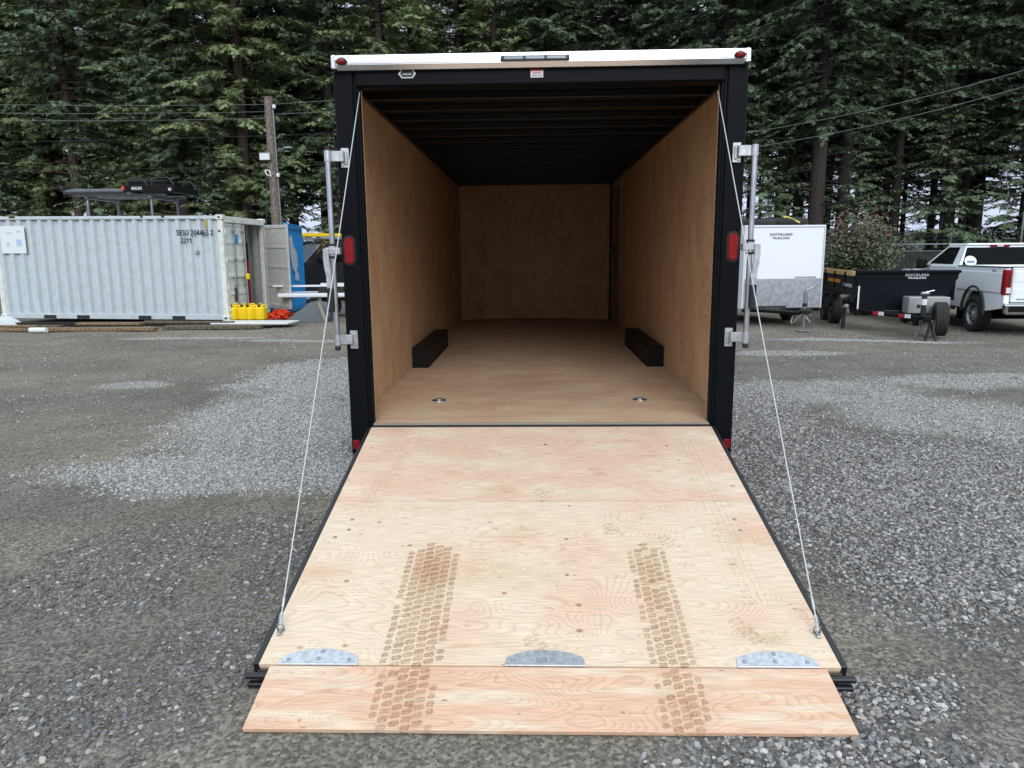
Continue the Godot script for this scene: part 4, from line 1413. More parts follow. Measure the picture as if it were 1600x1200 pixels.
func build_white_container() -> void:
	var C := thing("shipping_container", "pale grey-white corrugated shipping container with one end door open", "container", V(-7.66, 0.09, -13.06), -0.06)
	C.rotation.z = -0.010
	var l := 6.06
	var h := 2.59
	var w := 2.44
	var side := Mb.new()
	corrugated(side, V(-l + 0.12, 0, -0.015), V(-0.10, 0, -0.015), 0.15, h - 0.10, V(0, 0, 1))
	part(C, "long_side", side, M.container)
	var back := Mb.new()
	corrugated(back, V(-0.1, 0, -w + 0.015), V(-l + 0.1, 0, -w + 0.015), 0.15, h - 0.1, V(0, 0, -1))
	part(C, "long_side", back, M.container_grey)
	part(C, "end_wall", Mb.new().box(V(-l + 0.03, h * 0.5, -w * 0.5), V(0.03, h - 0.2, w - 0.2), 0.0), M.container)
	part(C, "roof", Mb.new().box(V(-l * 0.5, h - 0.03, -w * 0.5), V(l - 0.1, 0.02, w - 0.1), 0.0), M.container_cream)
	part(C, "floor", Mb.new().box(V(-l * 0.5, 0.13, -w * 0.5), V(l - 0.12, 0.04, w - 0.12), 0.0), M.timber_dark)
	for x in [-0.06, -l + 0.06]:
		for z in [-0.055, -w + 0.055]:
			part(C, "corner_post", Mb.new().box(V(x, h * 0.5, z), V(0.13, h - 0.2, 0.11), 0.01), M.container_cream)
			for y in [0.06, h - 0.055]:
				var cs := part(C, "corner_casting", Mb.new().box(V(x, y, z), V(0.178, 0.118, 0.162), 0.012), M.container_cream)
				part(cs, "casting_hole", Mb.new().prism(_oval(0.035, 0.022, 0.02, 5), 0.004, Transform3D(Basis(), V(x, y, z + 0.0805))), M.rubber)
	part(C, "top_rail", Mb.new().box(V(-l * 0.5, h - 0.06, -0.02), V(l - 0.22, 0.08, 0.05), 0.008), M.container)
	part(C, "bottom_rail", Mb.new().box(V(-l * 0.5, 0.085, -0.02), V(l - 0.22, 0.14, 0.05), 0.008), M.container)
	for x in [-4.75, -3.85, -2.2, -1.3]:
		part(C, "fork_pocket", Mb.new().box(V(x, 0.065, 0.006), V(0.34, 0.085, 0.004), 0.0), M.rubber)
	# door end
	var ex := 0.0
	part(C, "door_header", Mb.new().box(V(-0.03, h - 0.10, -w * 0.5), V(0.10, 0.15, w - 0.2), 0.008), M.container_cream)
	part(C, "door_sill", Mb.new().box(V(-0.03, 0.09, -w * 0.5), V(0.10, 0.14, w - 0.2), 0.008), M.container_cream)
	var dw := 1.12
	var dh := h - 0.36
	var door := part(C, "door", Mb.new().box(V(-0.055, h * 0.5 - 0.01, -0.11 - dw * 0.5), V(0.03, dh, dw), 0.004), M.container_cream)
	var rib := Mb.new()
	for k in 6:
		var y := 0.24 + k * (dh - 0.1) / 5.0
		rib.box(V(-0.032, y, -0.11 - dw * 0.5), V(0.034, 0.10 if k > 0 and k < 5 else 0.07, dw - 0.06), 0.012)
	for z in [-0.14, -0.08 - dw]:
		rib.box(V(-0.03, h * 0.5 - 0.01, z), V(0.034, dh - 0.02, 0.05), 0.006)
	part(door, "door_ribs", rib, M.container_cream)
	for z in [-0.11 - dw * 0.42, -0.11 - dw * 0.86]:
		var rod := Mb.new().tube([V(0.012, 0.12, z), V(0.012, h - 0.10, z)], 0.018, 8)
		for y in [0.3, 0.85, 1.5, 2.2]:
			rod.box(V(0.0, y, z), V(0.05, 0.06, 0.09), 0.006)
		part(door, "lock_rod", rod, M.galv)
		part(door, "lever", Mb.new().box(V(0.04, 1.05, z + 0.14), V(0.02, 0.035, 0.34), 0.006), M.galv)
	part(door, "padlock_box", Mb.new().box(V(0.07, 1.06, -0.11 - dw * 0.86), V(0.09, 0.16, 0.14), 0.03), M.yellow)
	for y in [0.3, 0.85, 1.5, 2.2]:
		part(door, "hinge", Mb.new().tube([V(0.0, y - 0.07, -0.115), V(0.0, y + 0.07, -0.115)], 0.025, 6), M.container_cream)
	part(door, "plate", Mb.new().box(V(-0.012, 0.62, -0.55), V(0.006, 0.34, 0.17), 0.0), M.steel_dull)
	part(door, "blue_mark", Mb.new().box(V(-0.014, 2.02, -0.74), V(0.004, 0.24, 0.17), 0.0), M.blue_paint)
	# the other door, swung open beyond the far corner
	var dx := Transform3D(Basis(Vector3.UP, deg_to_rad(-35)), V(0.03, 0, -w + 0.09))
	var od := part(C, "open_door", Mb.new().box(V(0.57, h * 0.5 - 0.01, 0), V(dw, dh + 0.04, 0.03), 0.004, dx), M.container_grey)
	var orib := Mb.new()
	for k in 5:
		orib.box(V(0.57, 0.24 + k * dh / 4.2, 0.02), V(dw - 0.1, 0.09, 0.03), 0.012, dx)
	for x in [0.03, dw - 0.01]:
		orib.box(V(x, h * 0.5 - 0.01, 0.01), V(0.07, dh + 0.02, 0.06), 0.01, dx)
	part(od, "door_ribs", orib, M.container_grey)
	# markings
	lettering(C, "SESU 204463 2", 0.14, 0.94, Transform3D(Basis(), V(-0.72, 2.16, -0.004)), M.ink)
	lettering(C, "2211", 0.12, 0.27, Transform3D(Basis(), V(-0.95, 1.97, -0.004)), M.ink)
	lettering(C, "45", 0.11, 0.12, Transform3D(Basis(Vector3.BACK, 0.4), V(-0.68, 1.67, -0.004)), M.steel_dull)
	var nt := part(C, "paper_notice", Mb.new().box(V(-5.52, 2.00, -0.003), V(0.66, 0.68, 0.004), 0.0), M.white_sheet)
	var bl := Mb.new()
	for q in [[-5.62, 2.16, 0.16, 0.03], [-5.34, 2.2, 0.1, 0.05], [-5.36, 1.92, 0.14, 0.16], [-5.66, 1.88, 0.08, 0.1]]:
		bl.box(V(q[0], q[1], 0.0), V(q[2], q[3], 0.003), 0.0)
	part(nt, "faint_print", bl, mat(Color(0.66, 0.76, 0.88), 0.6))
	part(C, "data_plate", Mb.new().box(V(-0.42, 2.40, -0.003), V(0.10, 0.19, 0.005), 0.0), mat(Color(0.62, 0.58, 0.34), 0.6))
	var ru := Mb.new()
	for q in [[-5.47, 2.55, 0.16], [-2.05, 2.55, 0.07], [-1.5, 2.55, 0.08], [-0.08, 2.2, 0.05]]:
		ru.box(V(q[0], q[1], 0.007), V(q[2], 0.05, 0.003), 0.0)
	part(C, "rust_patch", ru, M.rust)

	# what stands in its doorway
	var rj := thing("pry_bar", "tall red bar standing in the doorway of the white container", "tool", V(-7.75, 0.24, -14.75), 0.0)
	part(rj, "shaft", Mb.new().tube([V(0, 0, 0), V(0.02, 1.35, 0)], 0.035, 8), M.red)
	part(rj, "foot", Mb.new().box(V(0, 0.03, 0), V(0.14, 0.06, 0.14), 0.01), M.red)
	part(rj, "toothed_top", Mb.new().box(V(0.02, 1.55, 0), V(0.05, 0.5, 0.03), 0.004), M.timber_dark)


func rect_plank(label: String, a: Vector3, b: Vector3, w: float, t: float, m: Material) -> void:
	var d := (b - a)
	var l := d.length()
	var o := part(self, "plank", Mb.new().box(Vector3.ZERO, V(l, t, w), 0.006), m)
	o.position = (a + b) * 0.5
	o.rotation.y = -atan2(d.z, d.x)
	o.rotation.z = asin(d.y / l)
	tag(o, label, "plank", "planks in front of the container")


func build_left_things() -> void:
	# the rack lying on the container's roof
	var R := thing("ladder_rack", "aluminium truck ladder rack with a black basket on the container roof", "rack", V(0, 0, 0))
	for x in [-9.62, -11.25]:
		var hoop := Mb.new()
		for z in [-13.6, -14.95]:
			hoop.tube([V(x, 2.68, z), V(x, 3.08, z), V(x, 3.16, z + (0.12 if z < -14 else -0.12))], 0.036, 8)
		hoop.box(V(x, 3.17, -14.27), V(0.08, 0.07, 1.45), 0.01)
		part(R, "hoop", hoop, M.rack)
	for z in [-13.75, -14.8]:
		part(R, "side_rail", Mb.new().box(V(-10.45, 3.235, z), V(2.3, 0.06, 0.07), 0.01), M.rack)
	for q in [[-13.55, 3.33, 0.07], [-13.75, 3.36, 0.05], [-14.2, 3.31, 0.12], [-14.6, 3.34, 0.07]]:
		part(R, "rung_bar", Mb.new().box(V(-10.95 + 0.1 * q[2], q[1], q[0]), V(1.75, 0.06, q[2]), 0.012, Transform3D(Basis(), V(0, 0, 0))), M.rack)
	part(R, "black_bar", Mb.new().box(V(-10.95, 3.265, -13.45), V(1.6, 0.06, 0.05), 0.01), M.black)
	part(R, "end_cap", Mb.new().box(V(-11.8, 3.40, -13.6), V(0.12, 0.12, 0.3), 0.02), M.rubber)
	part(R, "red_marker", Mb.new().box(V(-10.2, 3.37, -13.40), V(0.08, 0.08, 0.03), 0.01), M.orange)
	var tray := Mb.new().box(V(-9.55, 3.36, -13.42), V(1.30, 0.16, 0.05), 0.01, Transform3D()).box(V(-9.55, 3.36, -14.7), V(1.30, 0.16, 0.05), 0.01)
	tray.box(V(-8.95, 3.34, -14.05), V(0.06, 0.16, 1.3), 0.01).box(V(-10.15, 3.36, -14.05), V(0.06, 0.16, 1.3), 0.01)
	for k in 6:
		tray.box(V(-9.95 + k * 0.17, 3.33, -14.05), V(0.05, 0.03, 1.3), 0.0)
	part(R, "basket", tray, M.satin_black)
	for x in [[-10.15, -9.62], [-9.5, -8.95]]:
		for z in [-13.45, -14.65]:
			part(R, "basket_hoop", Mb.new().tube([V(x[0], 3.42, z), V(x[0] + 0.05, 3.58, z), V(x[0] + 0.12, 3.62, z), V(x[1] - 0.14, 3.62, z), V(x[1] - 0.06, 3.57, z), V(x[1] + 0.02, 3.42, z)], 0.016, 6), M.wire)
	part(R, "folded_seat", Mb.new().box(V(-9.7, 3.50, -14.0), V(1.0, 0.18, 0.8), 0.04), M.satin_black)
	lettering(R, "MAXLINE", 0.07, 0.26, Transform3D(Basis(), V(-9.85, 3.36, -13.392)), M.white_paint)
	lettering(R, "M", 0.07, 0.07, Transform3D(Basis(), V(-9.02, 3.33, -13.392)), M.white_paint)

	# the blue container
	var B := thing("shipping_container", "bright blue corrugated container end behind the open grey door", "container", V(-7.147, 0.03, -16.344), 0.146)
	var be := Mb.new()
	corrugated(be, V(0, 0, -0.06), V(0, 0, -2.36), 0.16, 2.42, V(1, 0, 0), 0.40, 0.05)
	part(B, "end_wall", be, M.blue_paint)
	part(B, "body", Mb.new().box(V(-3.08, 1.28, -1.22), V(5.98, 2.5, 2.40), 0.02), M.blue_paint)
	for y in [0.09, 2.50]:
		part(B, "rail", Mb.new().box(V(-0.03, y, -1.22), V(0.12, 0.16, 2.44), 0.012), M.blue_paint)
	for z in [-0.04, -2.40]:
		part(B, "corner_post", Mb.new().box(V(-0.03, 1.28, z), V(0.12, 2.55, 0.1), 0.012), M.blue_paint)
	var logo := Mb.new()   # a cut-off white emblem
	logo.prism(PackedVector2Array([Vector2(0.16, 1.9), Vector2(0.52, 2.0), Vector2(0.68, 1.72), Vector2(1.25, 1.5), Vector2(1.33, 1.1), Vector2(1.04, 0.95), Vector2(1.46, 0.8), Vector2(1.36, 0.62), Vector2(0.78, 0.66), Vector2(0.84, 0.86), Vector2(0.47, 1.0), Vector2(0.21, 1.3)]), 0.006, Transform3D(Basis(V(0, 0, -1), V(0, 1, 0), V(1, 0, 0)), V(0.004, 0.25, -0.1)))
	part(B, "emblem", logo, M.white_paint)

	# jerrycans at the doorway
	for k in 4:
		var x := -7.60 + k * 0.215
		var z := -13.35 - 0.05 * (k % 2)
		var J := thing("jerrycan", ["yellow plastic jerrycan nearest the container's corner post", "second yellow jerrycan from the container's corner post", "third yellow jerrycan from the container's corner post", "yellow jerrycan farthest from the container, beside the open doorway"][k], "jerrycan", V(x, 0.06, z), -0.5 + [0.0, 0.35, -0.15, 0.5][k], "yellow jerrycans by the container")
		part(J, "body", Mb.new().box(V(0, 0.18, 0), V(0.235, 0.36, 0.32), 0.05).box(V(0, 0.37, -0.02), V(0.19, 0.06, 0.24), 0.028), M.yellow)
		part(J, "handle", Mb.new().tube([V(0, 0.39, -0.10), V(0, 0.425, -0.08), V(0, 0.425, 0.05), V(0, 0.39, 0.08)], 0.018, 6), M.yellow)
		part(J, "cap", Mb.new().lathe([Vector2(0.035, 0), Vector2(0.035, 0.05), Vector2(0, 0.055)], 10, Transform3D(Basis(), V(0, 0.36, 0.11))), M.rubber)
	# heap of orange straps
	var o := Mb.new()
	var r := RandomNumberGenerator.new()
	r.seed = 66
	for k in 26:
		var p := []
		var c := V(r.randf_range(-0.38, 0.38), 0.03, r.randf_range(-0.2, 0.2))
		for e in 7:
			p.append(c + V(r.randf_range(-0.18, 0.18), r.randf_range(0.0, 0.26 - absf(c.x) * 0.4), r.randf_range(-0.15, 0.15)))
		o.tube(p, 0.022, 5)
	var oh := part(self, "strap_heap", o, M.orange)
	oh.position = V(-6.62, 0.02, -13.9)
	tag(oh, "tangled heap of orange straps on the ground under the open door", "straps")
	# sheet and planks in front
	var ws := part(self, "loading_board", Mb.new().box(Vector3.ZERO, V(1.9, 0.03, 0.75), 0.006), M.white_sheet)
	ws.position = V(-6.75, 0.10, -12.45)
	ws.rotation.y = -0.06
	tag(ws, "flat white panel lying on planks before the yellow jerrycans", "panel")
	rect_plank("dark beam under the front edge of the white container", V(-14.0, 0.06, -12.75), V(-7.7, 0.06, -12.75), 0.12, 0.10, M.timber_dark)
	rect_plank("long grey plank lying nearest the viewer at the left edge", V(-13.4, 0.04, -11.75), V(-8.72, 0.05, -11.55), 0.20, 0.07, M.plank)
	rect_plank("short new plank lying on the longer one left of the middle", V(-10.9, 0.13, -12.1), V(-9.3, 0.13, -12.0), 0.18, 0.05, M.plank)
	rect_plank("grey plank ending below the container's right corner", V(-9.4, 0.14, -12.35), V(-7.2, 0.12, -12.25), 0.16, 0.05, M.plank_grey)
	rect_plank("dark wide plank under the white panel", V(-8.7, 0.045, -11.9), V(-6.4, 0.045, -11.95), 0.30, 0.08, M.plank_grey)
	rect_plank("weathered plank behind the long grey plank at the left edge", V(-13.6, 0.05, -12.3), V(-11.4, 0.05, -12.2), 0.22, 0.07, M.plank_grey)
	rect_plank("short offcut lying on the left end of the long plank", V(-12.4, 0.12, -11.75), V(-11.6, 0.12, -11.7), 0.12, 0.04, M.plank)
	var can := part(self, "white_roll", Mb.new().tube([V(-11.55, 0.06, -11.35), V(-11.15, 0.06, -11.33)], 0.06, 10), M.white_sheet)
	tag(can, "small white roll lying on the ground before the planks", "roll")
	var tp := part(self, "plastic_sheet", Mb.new().prism(PackedVector2Array([Vector2(0, 0), Vector2(0.9, 0), Vector2(0.75, 0.12), Vector2(0.5, 0.22), Vector2(0.3, 0.15), Vector2(0.1, 0.25)]), 0.5), M.white_sheet)
	tp.position = V(-13.7, 0.05, -12.9)
	tag(tp, "crumpled white plastic at the left end of the container", "sheet")

	# grey steel wedge, a plough-like scoop
	var S := thing("steel_scoop", "grey steel scoop with a wooden prop right of the orange straps", "scoop", V(-5.75, 0.0, -13.3), 0.0)
	part(S, "blade", Mb.new().prism(PackedVector2Array([Vector2(-0.62, 0.0), Vector2(0.5, 0.0), Vector2(0.62, 0.40), Vector2(0.1, 0.52)]), 0.7, Transform3D(Basis(), V(0, 0, -0.7))), mat(Color(0.42, 0.44, 0.46), 0.5, 0.3))
	part(S, "lip", Mb.new().box(V(-0.05, 0.01, 0.02), V(1.1, 0.02, 0.08), 0.0), M.steel_dull)
	part(S, "prop", Mb.new().tube([V(0.33, 0.5, 0.03), V(0.52, 0.0, 0.12)], 0.05, 6), mat(Color(0.56, 0.52, 0.46), 0.8))
	# low white flat trailer
	var W := thing("flat_trailer", "low white flatbed trailer parked before the black van", "trailer", V(-5.8, 0, -15.2), 0.0)
	part(W, "deck", Mb.new().box(V(0.2, 0.62, 0), V(2.6, 0.10, 1.4), 0.02), M.white_paint)
	part(W, "rail", Mb.new().box(V(0.1, 0.86, 0.3), V(2.9, 0.05, 0.06), 0.01).box(V(0.6, 0.84, -0.3), V(1.6, 0.14, 0.06), 0.01), M.white_paint)
	part(W, "tool_tray", Mb.new().box(V(0.3, 0.75, 0.1), V(0.8, 0.16, 0.5), 0.02), M.timber_dark)
	for x in [0.0, 1.2]:
		part(W, "leg", Mb.new().box(V(x, 0.3, 0.5), V(0.07, 0.6, 0.07), 0.0), M.galv)
	wheel(W, V(1.0, 0.30, 0.76), 0.30, 0.2, 1.0, 0, Transform3D(Basis(Vector3.UP, -PI / 2), V(0.9, 0, -0.95)))

	build_van()


func build_van() -> void:
	var W := thing("van", "black van facing left with a yellow ladder on its roof rack", "van", V(-7.5, 0.0, -22.5), deg_to_rad(-46))
	W.scale = Vector3.ONE * 1.12
	# local: front towards +z
	var prof := PackedVector2Array([Vector2(2.45, 0.35), Vector2(2.52, 0.62), Vector2(2.44, 0.92), Vector2(2.2, 1.08), Vector2(1.45, 1.24), Vector2(0.75, 1.86), Vector2(0.5, 1.95), Vector2(-2.3, 1.95), Vector2(-2.45, 1.7), Vector2(-2.5, 0.4)])
	var bd := Transform3D(Basis(V(0, 0, 1), V(0, 1, 0), V(-1, 0, 0)), V(0.93, 0, 0))
	part(W, "body", Mb.new().prism(prof, 1.86, bd), mat(lin(0.014, 0.014, 0.016), 0.15))
	var ws := Mb.new()
	ws.quad(V(-0.78, 1.27, 1.425), V(0.78, 1.27, 1.425), V(0.70, 1.84, 0.785), V(-0.70, 1.84, 0.785))
	var pane := part(W, "windscreen", ws, mat(Color(0.36, 0.40, 0.44), 0.12))
	pane.position = V(0, 0.012, 0.012)
	for s in [-1.0, 1.0]:
		part(W, "side_window", Mb.new().box(V(s * 0.932, 1.5, -0.1), V(0.006, 0.46, 1.1), 0.0), M.glass_dark)
		part(W, "headlight", Mb.new().box(V(s * 0.66, 0.88, 2.40), V(0.42, 0.18, 0.2), 0.05), mat(Color(0.75, 0.77, 0.78), 0.12, 0.3))
		part(W, "mirror", Mb.new().box(V(s * 1.05, 1.35, 1.0), V(0.2, 0.2, 0.12), 0.04), M.satin_black)
		for z in [1.5, -1.5]:
			wheel(W, V(s * 0.80, 0.34, z), 0.34, 0.22, s, 0)
	part(W, "grille", Mb.new().box(V(0, 0.80, 2.46), V(0.8, 0.16, 0.06), 0.01), M.chrome_dark)
	part(W, "bumper", Mb.new().box(V(0, 0.50, 2.48), V(1.8, 0.26, 0.12), 0.05), M.satin_black)
	part(W, "roof_rack", Mb.new().box(V(-0.75, 2.06, -0.6), V(0.05, 0.05, 2.9), 0.0).box(V(0.75, 2.06, -0.6), V(0.05, 0.05, 2.9), 0.0).box(V(0, 2.04, 0.5), V(1.6, 0.05, 0.05), 0.0).box(V(0, 2.04, -1.6), V(1.6, 0.05, 0.05), 0.0), M.alu)
	var L := thing("ladder", "yellow ladder tied on the roof rack of the black van", "ladder", W.position + V(0, 2.42, 0), W.rotation.y)
	var lr := Mb.new()
	for x in [-0.2, 0.2]:
		lr.box(V(x, 0, -0.4), V(0.07, 0.12, 3.6), 0.01)
	part(L, "rail_pair", lr, M.yellow)
	var rg := Mb.new()
	for k in 11:
		rg.tube([V(-0.2, 0, -2.0 + k * 0.32), V(0.2, 0, -2.0 + k * 0.32)], 0.02, 6)
	part(L, "rungs", rg, M.alu)


# ---------------------------------------------------------------- the white cargo trailer, dump trailer, bush and pickup
func build_right_things() -> void:
	var W := thing("cargo_trailer", "small white enclosed cargo trailer seen from its coupler end", "trailer", V(5.6, -0.05, -11.75), 0.10)
	# local: front at z 0 looking to +z
	part(W, "body", Mb.new().box(V(0, 1.36, -1.6), V(1.84, 1.86, 3.2), 0.015), M.white_paint)
	part(W, "front_panel", Mb.new().box(V(0, 1.69, 0.002), V(1.78, 1.16, 0.012), 0.004), M.white_gloss)
	part(W, "top_trim", Mb.new().box(V(0, 2.262, 0.0), V(1.86, 0.05, 0.05), 0.012), M.white_paint)
	for s in [-1.0, 1.0]:
		part(W, "corner_trim", Mb.new().box(V(s * 0.915, 1.36, -0.005), V(0.035, 1.84, 0.05), 0.012), M.white_paint)
	var tp := Mb.new().box(V(0, 0.78, 0.008), V(1.80, 0.66, 0.014), 0.003)
	part(W, "stone_guard", tp, M.tread_plate)
	var dm := Mb.new()
	for r in 22:
		for k in 46:
			var a := PI / 4 if (r + k) % 2 == 0 else -PI / 4
			dm.box(Vector3.ZERO, V(0.030, 0.007, 0.006), 0.0, Transform3D(Basis(Vector3.BACK, a), V(-0.88 + k * 0.039, 0.475 + r * 0.0295, 0.017)))
	part(W, "tread_pattern", dm, M.tread_plate).set_meta("kind", "stuff")
	var rv := Mb.new()
	for s in [-1.0, 1.0]:
		for k in 26:
			rv.box(V(s * 0.885, 0.48 + k * 0.068, 0.022), V(0.012, 0.012, 0.008), 0.0)
	part(W, "rivets", rv, M.zinc)
	lettering(W, "SOUTHLAND", 0.058, 0.52, Transform3D(Basis(), V(-0.10, 2.085, 0.011)), M.ink)
	lettering(W, "TRAILERS", 0.045, 0.40, Transform3D(Basis(), V(-0.10, 2.005, 0.011)), M.ink)
	lettering(W, "SOUTHLAND TRAILERS", 0.035, 0.48, Transform3D(Basis(), V(0.52, 1.135, 0.011)), M.ink)
	part(W, "lower_beam", Mb.new().box(V(0, 0.41, -0.02), V(1.80, 0.09, 0.08), 0.01), M.satin_black)
	part(W, "name_plate", Mb.new().box(V(-0.25, 0.44, 0.035), V(0.68, 0.13, 0.01), 0.0), mat(Color(0.10, 0.16, 0.14), 0.5))
	lettering(W, "ROYAL", 0.07, 0.36, Transform3D(Basis(), V(-0.2, 0.44, 0.042)), M.steel_dull)
	for s in [-1.0, 1.0]:
		var fr := Mb.new()
		fr.tube([V(s * 0.72, 0.42, -0.1), V(s * 0.06, 0.42, 1.05)], 0.045, 4)
		part(W, "tongue_rail", fr, M.satin_black)
		wheel(W, V(s * 1.0, 0.34, -1.8), 0.34, 0.22, s, 0)
		part(W, "fender", Mb.new().box(V(s * 1.02, 0.76, -1.8), V(0.24, 0.04, 0.95), 0.015), M.tread_plate)
	part(W, "coupler", Mb.new().box(V(0, 0.46, 1.12), V(0.12, 0.10, 0.34), 0.03).lathe([Vector2(0.07, -0.02), Vector2(0.08, 0.04), Vector2(0.05, 0.09), Vector2(0, 0.1)], 12, Transform3D(Basis(), V(0, 0.45, 1.28))), M.rubber)
	var jk := part(W, "jack", Mb.new().tube([V(0.10, 0.42, 0.92), V(0.10, 0.86, 0.92)], 0.045, 10).tube([V(0.10, 0.03, 0.92), V(0.10, 0.45, 0.92)], 0.03, 8), M.zinc_bright)
	part(jk, "crank", Mb.new().tube([V(0.10, 0.9, 0.92), V(0.20, 0.93, 0.92), V(0.30, 0.98, 0.92), V(0.30, 1.10, 0.92)], 0.02, 6), M.zinc)
	part(jk, "collar", Mb.new().tube([V(0.10, 0.55, 0.92), V(0.10, 0.62, 0.92)], 0.055, 8), M.rubber)
	part(jk, "foot", Mb.new().box(V(0.10, 0.03, 0.92), V(0.26, 0.03, 0.12), 0.005), M.zinc)
	var ch := Mb.new()
	for s in [-1.0, 1.0]:
		var c := []
		for k in 9:
			var q := k / 8.0
			c.append(V(s * (0.10 + 0.12 * sin(PI * q)), 0.40 - 0.20 * sin(PI * q), 0.85 + 0.35 * q))
		ch.tube(c, 0.018, 5)
	part(W, "safety_chain", ch, M.zinc)
	# a bundle on its roof
	var bu := thing("tarp_bundle", "dark bundle of tyres and straps lying on the white cargo trailer's roof", "bundle", V(5.6, 2.24, -12.4), 0.1)
	for q in [[-0.45, 0.06, 0.0, 0.42], [0.25, 0.09, -0.1, 0.5], [-0.1, 0.07, -0.7, 0.5]]:
		part(bu, "tyre", Mb.new().lathe([Vector2(q[3] * 0.5, -0.05), Vector2(q[3], -0.05), Vector2(q[3] * 1.05, 0.02), Vector2(q[3] * 0.9, 0.09), Vector2(q[3] * 0.5, 0.08)], 18, Transform3D(Basis(), V(q[0], q[1], q[2]))), M.tyre)
	part(bu, "sheet", Mb.new().box(V(-0.6, 0.03, -0.2), V(0.7, 0.06, 0.9), 0.02), M.timber_dark)
	part(bu, "yellow_strap", Mb.new().tube([V(0.05, 0.19, 0.35), V(0.15, 0.21, 0.0), V(0.3, 0.2, -0.3)], 0.025, 6).tube([V(0.1, 0.2, 0.3), V(0.35, 0.06, 0.45)], 0.02, 6), mat(Color(0.85, 0.78, 0.40), 0.6))

	build_dump_trailer()
	build_bush()
	build_pickup()


